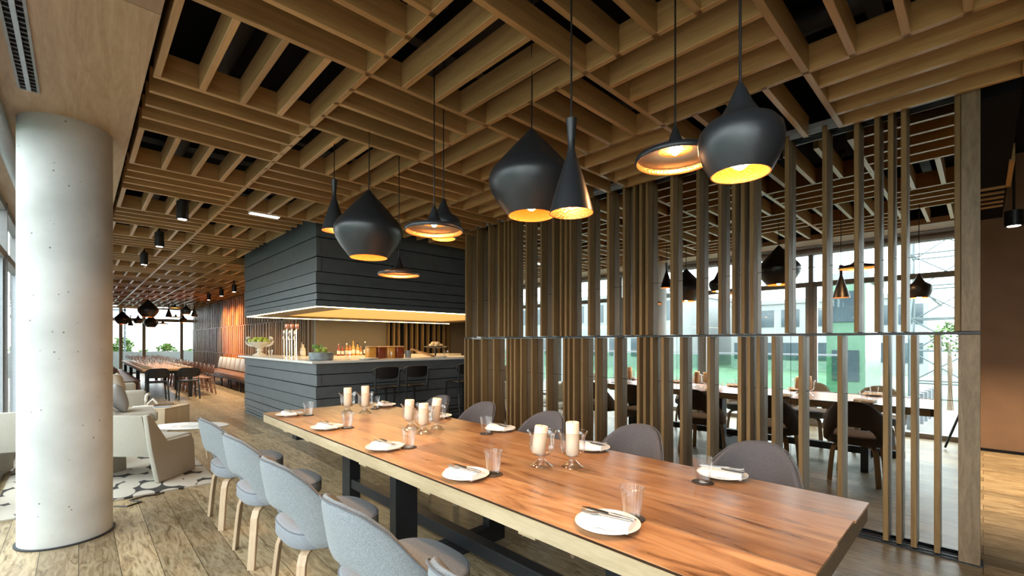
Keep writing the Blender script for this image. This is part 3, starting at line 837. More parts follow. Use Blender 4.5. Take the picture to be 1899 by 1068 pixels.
far_p = [('stout', 275, 588, 43, 'largest bulbous black pendant of the distant cluster'), ('stout', 227, 601, 33, 'bulbous black pendant of the distant cluster, next to the column'),
         ('tall', 242, 604, 12, 'small hourglass pendant of the distant cluster, left side'), ('fat', 256, 600, 18, 'bell-shaped black pendant in the distant cluster, left of the largest'),
         ('stout', 280, 607, 30, 'lower bulbous black pendant under the largest distant one'), ('wide', 302, 601, 22, 'flat black pendant at the right foot of the largest distant one'),
         ('tall', 313, 588, 14, 'tall hourglass pendant in the middle of the distant cluster'), ('wide', 324, 571, 22, 'flat black pendant highest in the distant cluster'),
         ('wide', 326, 589, 18, 'flat black pendant low in the distant cluster, right half'), ('fat', 345, 583, 20, 'bell-shaped black pendant in the right half of the distant cluster'),
         ('tall', 360, 587, 13, 'rightmost hourglass pendant of the distant cluster'), ('fat', 340, 598, 15, 'lowest bell-shaped pendant, right half of the distant cluster')]
for kind, u, v, w, lab in far_p:
    st = math.sqrt(1 + ((u - U0) / FPX) ** 2)
    d = min(PROF[kind][1] * FPX * st / w, 19.0)
    pendant(kind, lab, at(u, v, d), 3.80, 'distant pendants over the far dining table', 6)

# ------------------------------------------------------------------ bar
def cladding(zs, flip=False):
    """returns (offset, z0, z1) boards"""
    return [(z0, z1) for z0, z1 in zip(zs, zs[1:])]
BX0, BY0, BX1, BY1 = 2.42, 6.50, 7.4, 10.25
def clad_ring(parent, zs, mat_side, mat_front, up):
    # boards lapped: each board's lower edge stands proud
    for nm, mat, face in (('side_cladding', mat_side, 0), ('front_cladding', mat_front, 1), ('back_cladding', mat_front, 2)):
        m = MB()
        for q, (z0, z1) in enumerate(zip(zs, zs[1:])):
            a = b_ = (.018, .006, .012)[q % 3]
            if face == 0:
                y0, y1 = BY0 - .02, BY1 + .02
                m.loops([[(BX0 - a, y0, z0 + .013), (BX0 + .05, y0, z0 + .013), (BX0 + .05, y0, z1), (BX0 - b_, y0, z1)], [(BX0 - a, y1, z0 + .013), (BX0 + .05, y1, z0 + .013), (BX0 + .05, y1, z1), (BX0 - b_, y1, z1)]])
            elif face == 1:
                m.loops([[(BX0 - .003, BY0 - a, z0 + .013), (BX0 - .003, BY0 + .05, z0 + .013), (BX0 - .003, BY0 + .05, z1), (BX0 - .003, BY0 - b_, z1)], [(BX1, BY0 - a, z0 + .013), (BX1, BY0 + .05, z0 + .013), (BX1, BY0 + .05, z1), (BX1, BY0 - b_, z1)]])
            else:
                m.loops([[(BX0, BY1 + a, z0 + .013), (BX0, BY1 - .05, z0 + .013), (BX0, BY1 - .05, z1), (BX0, BY1 + b_, z1)], [(BX1, BY1 + a, z0 + .013), (BX1, BY1 - .05, z0 + .013), (BX1, BY1 - .05, z1), (BX1, BY1 + b_, z1)]])
        if face == 2 and not up: continue
        m.build(nm, mat, parent)
bar = thing('bar_counter', 'dark grey bar counter clad in horizontal boards', 'bar counter', (0, 0, 0))
clad_ring(bar, [0, .05, .10, .172, .294, .43, .607, .782, .95, 1.115], M_clad, M_clad, False)
MB().box(BX0 + .05, 2.95, BY0 + .05, BY1 + .02, 0, 1.11).box(2.95, BX1, BY0 + .05, 7.15, 0, 1.11).build('carcass', M_void, bar)
wt = MB().loops([[(2.33, 6.42, z), (7.4, 6.42, z), (7.4, 7.20, z), (3.00, 7.20, z), (3.0, 10.45, z), (2.33, 10.45, z)] for z in (1.116, 1.15)])
tag(wt.build('bar_worktop', M_marble, None, .003), 'white stone worktop running round two sides of the bar', 'worktop')
t = thing('back_counter', 'pale back counter inside the bar carrying the bottles', 'counter', (0, 0, 0))
MB().box(3.02, 7.3, 9.6, 10.2, 0, 1.05).build('body', M_cream, t)
MB().box(3.0, 7.3, 9.55, 10.22, 1.05, 1.12).build('top', M_cream, t, .004)
can = thing('bar_canopy', 'dark grey board-clad canopy hanging over the bar with a glowing underside', 'canopy', (0, 0, 0))
clad_ring(can, [1.915, 2.01, 2.11, 2.24, 2.408, 2.62, 2.895, 3.20, 3.5], M_clad, M_clad, True)
# soffit ring with recess
m = MB()
for bx in ((BX0 + .05, BX1, BY0 + .05, BY0 + .32), (BX0 + .05, BX1, BY1 - .32, BY1 - .05), (BX0 + .05, BX0 + .55, BY0 + .32, BY1 - .32), (BX1 - .5, BX1, BY0 + .32, BY1 - .32)):
    m.box(bx[0], bx[1], bx[2], bx[3], 1.935, 1.96)
m.build('soffit', M_panel, can)
MB().box(BX0 + .05, BX1, BY0 + .05, BY1 - .05, 3.3, 3.4).build('void_top', M_void, can)
MB().box(BX0 + .055, BX1, BY0 + .055, BY0 + .07, 1.97, 3.3).box(BX0 + .055, BX0 + .07, BY0 + .07, BY1 - .07, 1.97, 3.3).box(BX0 + .055, BX1, BY1 - .07, BY1 - .055, 1.97, 3.3).build('carcass', M_void, can)
MB().box(BX0 + .52, BX1 - .47, BY0 + .30, BY1 - .30, 1.965, 1.975).build('luminous_panel', emit('backlit_gold_panel', (1.0, 0.52, 0.14), 0.55), can)
m = MB().box(BX0 + .005, BX1, BY0 + .012, BY0 + .03, 1.918, 1.930).box(BX0 + .012, BX0 + .03, BY0 + .03, BY1 - .03, 1.918, 1.930).box(BX0 + .03, BX1, BY1 - .03, BY1 - .012, 1.918, 1.930)
m.build('light_strip', M_led, can)
def area(name, loc, rot, sx, sy, power, col):
    l = bpy.data.lights.new(name, 'AREA'); l.shape = 'RECTANGLE'; l.size, l.size_y = sx, sy; l.energy = power; l.color = col
    o = bpy.data.objects.new(name, l); COL.objects.link(o); o.location, o.rotation_euler = loc, rot
area('canopy_light', (4.9, 8.4, 1.93), (0, 0, 0), 3.6, 2.2, 50, (1, .76, .42))
# bar stools
def stool():
    t = thing('bar_stool', '', 'bar stool', (0, 0, 0), 0, 'black bar stools at the counter')
    MB().super(0, 0, .20, .20, [(.95, .755), (1, .76), (1, .775), (.96, .782), (.5, .778), (.02, .776)], 3.5, 32).build('seat', M_black, t, smooth=True)
    L_ = []
    for k in range(17):
        a = -.21 + .42 * k / 16
        yb = -.215 + .05 * (a / .21) ** 2
        e = 1 - abs(a / .21) ** 5
        zb, zt = 1.01 - .115 * (.35 + .65 * e), 1.01 + .06 * (.35 + .65 * e)
        L_.append([(a, yb, zb), (a, yb + .014, zb), (a, yb - .01 + .014, zt), (a, yb - .01, zt)])
    MB().loops(L_).build('backrest', M_black, t, .004)
    for sx in (-1, 1):
        MB().tube([(sx * .20, -.25, 0), (sx * .185, -.20, .45), (sx * .178, -.185, .76), (sx * .185, -.205, 1.03)], .016, 8).build('leg', M_black, t, smooth=True)
        MB().tube([(sx * .20, .20, 0), (sx * .17, .17, .76)], .016, 8).build('leg', M_black, t, smooth=True)
        MB().tube([(sx * .195, -.235, .2), (sx * .19, .19, .2)], .011, 6).build('stretcher', M_black, t, smooth=True)
    MB().tube([(-.19, .19, .28), (.19, .19, .28)], .012, 6).build('footrest', M_black, t, smooth=True)
    return t
s0 = stool()
for k, (x, lab) in enumerate(((3.17, 'black bar stool at the counter, left of the two'), (3.66, 'black bar stool at the counter, right of the two'), (4.62, 'black bar stool half hidden behind the slatted screen edge'))):
    o = s0 if k == 0 else copy_tree(s0)
    o.location = (x, 6.06, 0); o['label'] = lab

# --- things on the bar
BZ = 1.1505
t = thing('stone_urn', 'carved stone urn with scrolled handles, on the far bar corner', 'urn', (2.62, 10.05, BZ))
MB().lathe([(.115, 0), (.12, .012), (.10, .03), (.06, .045), (.045, .06), (.045, .085), (.062, .10), (.06, .112), (.045, .125), (.05, .14), (.10, .175), (.17, .225), (.205, .262), (.212, .275), (.19, .275), (.15, .24), (.001, .20)], n=36, rib=.025, ribs=12).build('bowl', M_stone, t, smooth=True)
for s in (-1, 1):
    # scroll handle, in the plane facing the room
    ax = Vector((.72, -.69, 0)) * s
    P_ = [(.13, .19), (.20, .205), (.255, .24), (.275, .29), (.262, .335), (.225, .362), (.195, .352), (.19, .325), (.21, .312), (.225, .325)]
    MB().tube([ax * r + Vector((0, 0, z)) for r, z in P_], .02, 8, [.022, .022, .021, .02, .022, .026, .022, .018, .015, .010]).build('handle', M_stone, t, smooth=True)
random.seed(11)
apple_me = MB().lathe([(.004, -.030), (.02, -.034), (.036, -.02), (.041, .004), (.036, .024), (.018, .034), (.003, .027)], n=14).mesh('apple', M_apple, 0, True)
stalk_me = MB().tube([(0, 0, .026), (.003, 0, .042)], .002, 5).mesh('stalk', M_coaster)
def apple(p, label, grp):
    o = tag(link('apple', apple_me, None, p, (random.uniform(-.4, .4), random.uniform(-.4, .4), random.uniform(0, 6))), label, 'apple', grp)
    link('stalk', stalk_me, o)
pos = [(0, 0, .275)] + [(.085 * math.cos(a), .085 * math.sin(a), .262) for a in [.3 + i * 1.047 for i in range(6)]] + [(.165 * math.cos(a), .165 * math.sin(a), .292) for a in [i * .628 for i in range(10)]] + [(.05, .04, .335), (-.05, .03, .335), (.0, -.055, .335), (.0, 0.1, .33), (.1, -.04, .33), (-.09, -.05, .33)]
for p in pos: apple((2.62 + p[0], 10.05 + p[1], BZ + p[2]), 'green apple in the pile inside the stone urn', 'green apples in the stone urn')
def taps(name, label, loc, n, dx, h, r, mat_top, cat='beer tap', rz=0):
    t = thing(name, label, cat, loc, rz)
    for q in range(n):
        x = (q - (n - 1) / 2) * dx
        MB().lathe([(r * 1.8, 0), (r * 1.8, .012), (r, .02), (r, h)], x, 0, 0, 16).build('column', M_chrome, t, smooth=True)
        m = MB().lathe([(r * .8, h), (r * 1.7, h + .015), (r * 2.0, h + .05), (r * 1.7, h + .085), (r * .6, h + .10)], x, 0, 0, 14)
        m.build('tap_head', mat_top, t, smooth=True)
        MB().tube([(x, -.0, h - .03), (x, -.05, h - .03), (x, -.06, h - .07)], .008, 8).build('spout', M_chrome, t, smooth=True)
    MB().tube([(-(n - 1) / 2 * dx, 0, h - .08), ((n - 1) / 2 * dx, 0, h - .08)], .008, 8).build('cross_pipe', M_chrome, t, smooth=True)
taps('beer_tap', 'three tall chrome beer tap columns with copper heads, on the bar', (2.75, 8.55, BZ), 3, .085, .50, .017, M_copper, rz=R(-40))
taps('beer_tap', 'row of three slimmer chrome taps behind the copper-headed ones', (2.93, 9.25, BZ), 3, .10, .40, .008, M_chrome, rz=R(-40))
# zinc bowl with limes and leaves
bx, by = 2.60, 6.80
tag(MB().lathe([(.150, 0), (.165, .01), (.172, .06), (.172, .115), (.164, .118), (.160, .06), (.15, .03), (.001, .028)], bx, by, BZ, 40).build('fruit_bowl', M_bowl, None, smooth=True), 'low round grey metal bowl of greens on the bar corner', 'bowl')
for k in range(7):
    a = k * .8976
    apple((bx + .10 * math.cos(a), by + .10 * math.sin(a), BZ + .085), 'green fruit heaped in the low grey metal bowl', 'green fruit in the grey metal bowl')
for k in range(4):
    a = k * 1.57 + .4
    apple((bx + .06 * math.cos(a), by + .06 * math.sin(a), BZ + .155), 'green fruit heaped in the low grey metal bowl', 'green fruit in the grey metal bowl')
m = MB()
random.seed(5)
for k in range(26):
    a = random.uniform(2.0, 4.6); r = random.uniform(.0, .13); p = Vector((r * math.cos(a), r * math.sin(a), .0))
    d = Vector((random.uniform(-1, 1), random.uniform(-1, 1), random.uniform(.4, 1.5))).normalized() * random.uniform(.05, .09)
    sd = d.cross(Vector((0, 0, 1))).normalized() * .018
    n = len(m.v); mid = p + d * .5 + Vector((0, 0, .006))
    m.v += [tuple(p), tuple(mid - sd), tuple(p + d), tuple(mid + sd), tuple(mid + Vector((0, 0, .004)))]
    m.f += [(n, n + 1, n + 4), (n + 1, n + 2, n + 4), (n + 2, n + 3, n + 4), (n + 3, n, n + 4)]
o = m.build('mint_leaves', M_leaf, None, loc=(bx, by, BZ + .165)); tag(o, 'tuft of green mint leaves on the fruit in the grey bowl', 'herbs')
# bottles on the back counter
def bottle(name, label, loc, h, r, body, cap, lab=True, grp='bottles on the back counter'):
    t = thing(name, label, 'bottle', loc, 0, grp)
    MB().lathe([(r * .9, 0), (r, .008), (r, h * .52), (r * .85, h * .60), (r * .36, h * .70), (r * .32, h * .92), (r * .32, h * .93)], n=16).build('glass_body', body, t, smooth=True)
    MB().lathe([(r * .38, h * .90), (r * .38, h), (r * .3, h + .003)], n=12).build('cap', cap, t, smooth=True)
    if lab: MB().lathe([(r + .0012, h * .14), (r + .0012, h * .42)], n=16, cap=False).build('paper_label', M_label, t, smooth=True)
bl = [(628, 'red bottle with red cap, leftmost on the back counter', .26, .036, M_red, M_copper), (635, 'dark red bottle beside the leftmost one', .25, .032, M_red, M_black), (643, 'amber bottle with a white cap, third from left', .27, .040, M_amber, M_white), (649, 'dark amber bottle with a thin neck', .27, .034, M_amber, M_black), (655, 'pale gold bottle with a tall stopper, tallest of the row', .32, .040, M_honey, M_honey), (663, 'gold bottle right of the tallest one', .28, .040, M_honey, M_black), (669, 'short amber bottle near the right end of the row', .20, .030, M_amber, M_copper), (677, 'dark green bottle at the right end of the row', .31, .036, M_dark_b, M_white)]
for u, lab, h, r, b_, c_ in bl:
    x = at(u, 650, 1)[0] / at(u, 650, 1)[1] * 9.72
    bottle('liquor_bottle', lab, (x, 9.72, 1.1205), h, r, b_, c_)
for u, lab, h, r, b_, c_ in ((549, 'small bottle with a dark label behind the beer taps', .22, .035, M_pale, M_black), (562, 'square-shouldered clear bottle behind the slim taps', .28, .05, M_pale, M_black), (568, 'pale yellow bottle behind the slim taps', .29, .045, M_honey, M_copper)):
    x = at(u, 650, 1)[0] / at(u, 650, 1)[1] * 9.72
    bottle('liquor_bottle', lab, (max(x, 3.06), 9.72 if u != 568 else 9.95, 1.1205), h, r, b_, c_)
# glasses on the bar
for (x, y, lab) in ((2.72, 9.7, 'empty tumbler by the stone urn on the bar'), (3.00, 6.78, 'empty tumbler on the bar left of the jars'), (3.62, 6.62, 'empty tumbler in front of the preserve jars'), (4.72, 6.62, 'tumbler of pale liquid at the screen end of the bar')):
    tag(link('tumbler', tum_me, None, (x, y, BZ)), lab, 'glass', 'tumblers on the bar')
tag(link('tumbler', tum_me, None, (4.83, 9.72, 1.1205)), 'low tumbler right of the back counter bottles', 'glass')
# jars
def jar(label, x, y, mat):
    t = thing('preserve_jar', label, 'jar', (x, y, BZ), 0, 'large preserve jars on the bar')
    MB().super(0, 0, .075, .075, [(.9, 0), (1, .012), (1, .165), (.94, .18)], 5, 28).build('contents', mat, t, smooth=True)
    MB().super(0, 0, .078, .078, [(.9, .181), (1.0, .183), (1.0, .197), (.9, .2)], 5, 28).build('lid', M_paddle, t, smooth=True)
for k, (x, mat, lab) in enumerate(((3.44, M_honey, 'leftmost amber preserve jar on the bar'), (3.61, M_jam, 'dark red preserve jar, second from the left'), (3.78, M_honey, 'amber preserve jar, third from the left'), (3.95, M_jam, 'dark red preserve jar, rightmost of the four'))):
    jar(lab, x, 6.92, mat)
tag(MB().lathe([(.05, 0), (.052, .01), (.055, .12), (.05, .125), (.045, .02), (.001, .02)], 4.12, 6.9, BZ, 20).build('utensil_pot', M_bowl, None, smooth=True), 'small metal pot between the jars and the wooden paddle', 'pot')
t = thing('wooden_paddle', 'wooden serving paddle leaning with its handle on the pot', 'paddle', (4.42, 6.85, BZ), 0)
o = MB().super(0, 0, .17, .10, [(.95, 0), (1, .005), (1, .018), (.95, .023)], 4, 32).build('blade', M_paddle, t, smooth=True); o.rotation_euler = (0, R(14), 0); o.location = (.02, 0, .05)
o = MB().tube([(-.15, 0, .02), (-.26, 0, .025), (-.31, 0, .02)], .016, 8).build('handle', M_paddle, t, smooth=True); o.rotation_euler = (0, R(14), 0); o.location = (.02, 0, .05)
t = thing('cake_stand', 'black tray of pale pastries on a stand at the right end of the bar', 'cake stand', (4.72, 6.95, BZ))
MB().lathe([(.08, 0), (.08, .01), (.015, .02), (.015, .15), (.04, .16), (.20, .175), (.21, .19), (.19, .185), (.001, .17)], n=32).build('tray', M_black, t, smooth=True)
random.seed(2)
bun_me = MB().ball((0, 0, 0), .04, 12, 8, .75).mesh('pastry', M_bread, 0, True)
for k in range(9):
    a, r = k * 2.4, .045 * math.sqrt(k)
    tag(link('pastry', bun_me, None, (4.72 + r * math.cos(a), 6.95 + r * math.sin(a), BZ + .208 + (.04 if k < 3 else 0))), 'pale pastry heaped on the black tray', 'pastry', 'pastries on the black tray')
for k, (x, lab) in enumerate(((3.18, 'white saucer on the bar, left of the tumbler'), (3.30, 'white saucer on the bar before the preserve jars'), (4.62, 'white saucer at the right end of the bar'))):
    tag(link('saucer', plate_me, None, (x, 6.62 - .06 * (k == 0), BZ)), lab, 'saucer', 'white saucers on the bar')
# slatted back wall behind the bar
t = thing('slat_screen', 'brown slatted panel on the wall behind the bar, under the canopy', 'wall panel', (5.8, 10.8, 0))
for k, x in enumerate((0.0, .16, .30, .52, .70, .86, 1.04, 1.22, 1.42, 1.58, 1.76, 1.9)):
    MB().box(x, x + .05, -.10, -.002, 0, 2.9).build('slat', M_slat, t)
MB().box(0, 1.98, -.002, -.0005, 0, 2.9).build('backing', M_void, t)

# ------------------------------------------------------------------ slatted wall beside the far dining area
random.seed(21)
W0 = 10.98
wall_lab = ['slatted oak wall panel just behind the bar', 'slatted oak wall panel left of the stone urn', 'orange-lit slatted oak wall panel above the banquette', 'dark slatted oak wall panel beyond the orange one', 'slatted oak wall panel next to the far windows']
M_orange2 = wood('orange_glow_oak', (0.36, 0.13, 0.025), (0.60, 0.25, 0.06), 'Z', 22, 0.045, 0.4)  # orange oak, colour deepened to carry the wall washers' glow
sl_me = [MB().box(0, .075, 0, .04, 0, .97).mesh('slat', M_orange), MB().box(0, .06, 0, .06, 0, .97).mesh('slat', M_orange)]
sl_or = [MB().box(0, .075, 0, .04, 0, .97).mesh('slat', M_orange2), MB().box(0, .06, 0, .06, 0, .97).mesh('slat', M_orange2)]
for p in range(5):
    y0 = W0 + p * 3.09
    t = thing('slat_screen', wall_lab[p], 'wall panel', (3.98, y0, 0), 0, 'slatted wall panels beside the far table')
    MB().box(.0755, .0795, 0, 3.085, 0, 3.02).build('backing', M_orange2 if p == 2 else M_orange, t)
    for lev in range(3):
        for k in range(22):
            y = k * .14 + random.choice((0, .03, .05)) + .01 * lev
            if y > 3.02: continue
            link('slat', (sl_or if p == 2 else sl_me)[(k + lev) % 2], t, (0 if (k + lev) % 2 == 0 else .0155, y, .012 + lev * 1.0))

for y in (17.6, 18.7, 19.8): spot('wall_washer', (3.05, y, 2.70), 150, (1, .62, .26), 95, .04, (0, R(-48), 0))
# banquette
t = thing('banquette', 'low leather banquette with grey back cushions along the slatted wall', 'bench', (3.55, 12.2, 0))
MB().box(-.28, .26, 0, 7.4, .34, .46).build('seat', M_leather, t, .03, True)
MB().box(-.26, .24, 0.1, 7.3, .28, .335).build('frame', M_black, t)
for k in range(12):
    o = MB().box(-.06, .06, .01, .60, 0, .42).build('back_cushion', M_leather_g, t, .035, True, seg=3)
    o.location = (.20, k * .615, .47); o.rotation_euler = (0, R(10), 0)
for k in range(7):
    for x in (-.22, .2):
        MB().box(x - .018, x + .018, .15 + k * 1.15, .19 + k * 1.15, 0, .28).build('leg', M_black, t)

# far dining table, chairs and glasses
FX0, FX1, FY0, FY1 = 1.12, 2.20, 14.15, 21.6
t = thing('dining_table', 'long far dining table crowded with glassware by the end windows', 'table', ((FX0 + FX1) / 2, (FY0 + FY1) / 2, 0))
lx, ly = (FX1 - FX0) / 2, (FY1 - FY0) / 2
MB().box(-lx, lx, -ly, ly, .70, .75).build('table_top', M_paddle, t, .005)
MB().box(-lx + .08, lx - .08, -ly + .1, ly - .1, .62, .698).build('apron', M_steel, t)
for x in (-1, 1):
    for y in (-1, -.33, .33, 1):
        MB().box(x * (lx - .1) - .04, x * (lx - .1) + .04, y * (ly - .15) - .04, y * (ly - .15) + .04, 0, .62).build('leg', M_steel, t)
def dchair(mat, label, grp):
    t = thing('dining_chair', label, 'chair', (0, 0, 0), 0, grp)
    MB().super(0, 0, .215, .22, [(.95, .435), (1, .44), (1, .462), (.96, .468), (.4, .462), (.02, .46)], 4, 28).build('seat', mat, t, smooth=True)
    L_ = []
    for k in range(13):
        y = -.235 + .47 * k / 12
        xb = -.235 + .05 * (y / .235) ** 2
        e = 1 - abs(y / .235) ** 6
        zb, zt = .64 - .085 * (.5 + .5 * e), .64 + .15 * (.55 + .45 * e)
        L_.append([(xb + .01, y, zb), (xb + .026, y, zb), (xb - .022, y, zt), (xb - .038, y, zt)])
    MB().loops(L_).build('backrest', mat, t, .005)
    for sy in (-1, 1):
        MB().tube([(-.27, sy * .215, 0), (-.205, sy * .195, .45), (-.225, sy * .19, .70)], .017, 8).build('leg', mat, t, smooth=True)
        MB().tube([(.22, sy * .21, 0), (.18, sy * .18, .44)], .016, 8).build('leg', mat, t, smooth=True)
        MB().tube([(-.245, sy * .207, .17), (.205, sy * .20, .17)], .011, 6).build('stretcher', mat, t, smooth=True)
    return t
db = dchair(M_black, 'black dining chair at the near end of the far table, left one', 'black chairs at the near end of the far table')
db.location = (1.36, 13.86, 0); db.rotation_euler = (0, 0, R(90))
copy_tree(db, 'black dining chair at the near end of the far table, right one', (1.98, 13.86, 0), R(90))
dr = dchair(M_far_chair, '', 'brown chairs on the right side of the far table')
for k in range(11):
    o = dr if k == 0 else copy_tree(dr)
    o.location = (2.42, 14.62 + k * .62, 0); o.rotation_euler = (0, 0, PI); o['label'] = '%s brown chair from the near end, right side of the far table' % ORD[k]
for k in range(11):
    o = copy_tree(dr, '%s brown chair from the near end, left side of the far table' % ORD[k], (.90, 14.62 + k * .62, 0), 0.0, 'brown chairs on the left side of the far table')
wg = MB().lathe([(.034, 0), (.034, .003), (.005, .01), (.004, .085), (.03, .11), (.04, .15), (.032, .205), (.030, .205), (.037, .15), (.027, .113), (.001, .10)], n=14).mesh('wine_glass', M_glass, 0, True)
for r in range(12):
    for q, x in enumerate((1.22, 1.36, 1.52, 1.78, 1.93, 2.08)):
        tag(link('wine_glass', wg, None, (x + .02 * (r % 2), 14.5 + r * .6 + .05 * (q % 2), .7505)), 'wine glass among the rows laid on the far dining table', 'glass', 'wine glasses on the far table')
pm = MB().lathe([(.07, 0), (.12, .015), (.125, .018), (.07, .006), (.001, .005)], n=20).mesh('dinner_plate', M_white, 0, True)
for r in range(11):
    for x in (1.26, 2.06):
        tag(link('dinner_plate', pm, None, (x, 14.78 + r * .62, .7505)), 'white plate laid on the far dining table', 'plate', 'plates on the far table')

# ------------------------------------------------------------------ lounge
rug = MB().box(-.52, 1.02, 5.36, 9.1, 0.001, .014).build('leaf_rug', M_rug, None); tag(rug, 'pale rug with dark leaf-shaped pattern under the lounge armchair', 'rug')
def armchair(label, loc, rz, grp=None):
    # local +x = facing; origin at rear right foot line centre
    t = thing('lounge_armchair', label, 'armchair', loc, rz, grp)
    for s in (-1, 1):
        y0, y1 = (s * .38 - .025, s * .38 + .025)
        side = [(0.0, 0), (.52, 0.0), (.50, .33), (.46, .395), (.12, .40), (-.10, .70), (-.15, .70), (-.09, .35)]
        MB().loops([[(x, y0, z) for x, z in side], [(x, y1, z) for x, z in side]]).build('side_panel', M_arm, t, .012, True)
    L_ = [[(-.155, y, .695), (-.095, y, .695), (.03, y, .29), (-.045, y, .27)] for y in (-.354, .354)]
    MB().loops(L_).build('backrest', M_arm, t, .014, True)
    MB().box(.05, .56, -.352, .352, .26, .41).build('seat_cushion', M_arm, t, .035, True, seg=3)
    return t
# right rear foot at (0.56, 5.67), facing along the view direction
fx_, fy_ = FW.x, FW.y
ax_, ay_ = -RT.x, -RT.y           # towards the left
armchair('cream armchair on the leaf rug, back turned, half behind the column', (.56 + ax_ * .38, 5.69 + ay_ * .38, .014), math.atan2(fy_, fx_))
armchair('cream armchair further back in the lounge, mostly behind the column', (.27, 8.6, .014), 0.0)
armchair('white armchair left of the column by the window, only a corner showing', (-.26, 6.9, .014), R(80))
t = thing('coffee_table', 'low white leaf-shaped coffee table on the rug', 'coffee table', (.99, 6.72, 0), math.atan2(RT.y, RT.x) + .1)
MB().super(0, 0, .44, .22, [(.97, .385), (1, .39), (1, .40), (.98, .405)], 1.8, 48).build('table_top', M_white, t, smooth=True)
for x in (-.2, .2):
    for y in (-.08, .08):
        MB().tube([(x * 1.25, y * 1.25, .017), (x, y, .385)], .014, 8).build('leg', M_box, t, smooth=True)
tag(MB().box(-.12, .12, -.08, .08, 0, .006).build('magazine', M_paper, None, loc=(1.0, 6.72, .4055)), 'open pale magazine on the white coffee table', 'magazine')
bxp = at(297, 770, 7.9)
t = thing('wooden_plinth', 'pale wooden box table holding books and a sculpture', 'side table', (.95, 9.55, 0), math.atan2(RT.y, RT.x))
MB().box(-.34, .34, -.28, .28, 0, .33).build('body', M_box, t, .006)
MB().box(-.345, .345, -.285, .285, .33, .35).build('top', M_box, t, .004)
q = Vector((.95, 9.55, 0)); rr_ = math.atan2(RT.y, RT.x)
def on(dx, dy, z): return (.95 + RT.x * dx + FW.x * dy, 9.55 + RT.y * dx + FW.y * dy, z)
tag(MB().box(-.17, .17, -.10, .10, 0, .03).build('book', M_bookb, None, .002, loc=on(-.02, .10, .3505)), 'brown book lying at the back of the wooden box table', 'book')
tag(MB().box(-.11, .11, -.07, .07, 0, .008).build('magazine', M_blue, None, loc=on(.17, -.12, .3505)), 'bluish magazine lying on the front of the wooden box table', 'magazine')
tag(MB().box(-.13, .13, -.08, .08, 0, .022).build('book', M_paper, None, .002, loc=on(-.12, -.14, .3505)), 'pale book at the left of the wooden box table', 'book')
sc = thing('clay_sculpture', 'small pale abstract sculpture of bent tubes on the box table', 'sculpture', on(-.24, .06, .3505), rr_)
MB().tube([(0, 0, .02), (0, 0, .10), (.01, 0, .17), (.05, 0, .20)], .025, 10).build('stem', M_clay, sc, smooth=True)
MB().tube([(.03, 0, .024), (.12, 0, .11), (.20, 0, .024)], .02, 10).build('arch', M_clay, sc, smooth=True)
# sofa behind the column with cushions
t = thing('lounge_sofa', 'beige sofa behind the column with cushions', 'sofa', (0.42, 11.5, 0), 0)
MB().box(-.45, .45, -.95, .95, .12, .40).build('seat', M_arm, t, .05, True, seg=3)
MB().box(-.55, -.30, -.95, .95, .30, .78).build('backrest', M_arm, t, .06, True, seg=3)
for s in (-1, 1): MB().box(-.45, .46, s * 1.02 - .09, s * 1.02 + .09, .10, .56).build('armrest', M_arm, t, .05, True, seg=3)
for x in (-.4, .4):
    for y in (-.9, .9): MB().box(x - .03, x + .03, y - .03, y + .03, 0, .12).build('leg', M_box, t)
def cushion(label, loc, mat, rz, s=.25):
    prof = []
    m = MB(); n = 14
    top, bot = [], []
    for i in range(n + 1):
        for j in range(n + 1):
            u, v = 2 * i / n - 1, 2 * j / n - 1
            h = .085 * ((1 - u ** 4) * (1 - v ** 4)) ** .6
            pin = 1 - .07 * (1 - abs(u)) * 0 - .06 * (abs(u * v))
            top.append((h, u * s * (1.0 - .08 * (1 - v * v)), v * s * (1.0 - .08 * (1 - u * u)) + s))
            bot.append((-h, top[-1][1], top[-1][2]))
    m.v = top + bot; k = n + 1; o_ = k * k
    for i in range(n):
        for j in range(n):
            a = i * k + j
            m.f += [(a, a + k, a + k + 1, a + 1), (o_ + a, o_ + a + 1, o_ + a + k + 1, o_ + a + k)]
    o = m.build('cushion', mat, None, smooth=True)
    bm = bmesh.new(); bm.from_mesh(o.data); bmesh.ops.remove_doubles(bm, verts=bm.verts, dist=.0008); bm.to_mesh(o.data); bm.free()
    o.location = loc; o.rotation_euler = (0, R(-14), rz)
    return tag(o, label, 'cushion', 'lounge cushions')
cushion('grey cushion propped up beside the column, lower of the two', (.46, 8.55, .43), M_cush_g, .1, .21)
cushion('beige cushion on the sofa above the grey cushion', (.58, 11.2, .43), M_cush_b, -.2, .21)
# cord on floor
tag(MB().tube([(.22, 5.18, .006), (.30, 5.10, .006), (.40, 5.16, .006), (.33, 5.28, .006), (.44, 5.33, .006), (.52, 5.30, .006), (.58, 5.33, .006)], .006, 6).build('power_cord', M_black, None, smooth=True), 'black power cord lying on the floor at the rug edge', 'cord')
# camera tripod under the viewpoint, one leg shows in the mirror
t = thing('tripod', 'black photographic tripod, one leg showing in the mirror', 'tripod', (.0, -.02, 0))
for a in (R(75), R(195), R(315)):
    MB().tube([(.03 * math.cos(a), .03 * math.sin(a), 1.15), (.385 * math.cos(a), .385 * math.sin(a), .02)], .014, 8).build('leg', M_black, t, smooth=True)
MB().lathe([(.04, 1.12), (.045, 1.2), (.02, 1.22), (.02, 1.28)], n=16).build('head', M_black, t, smooth=True)

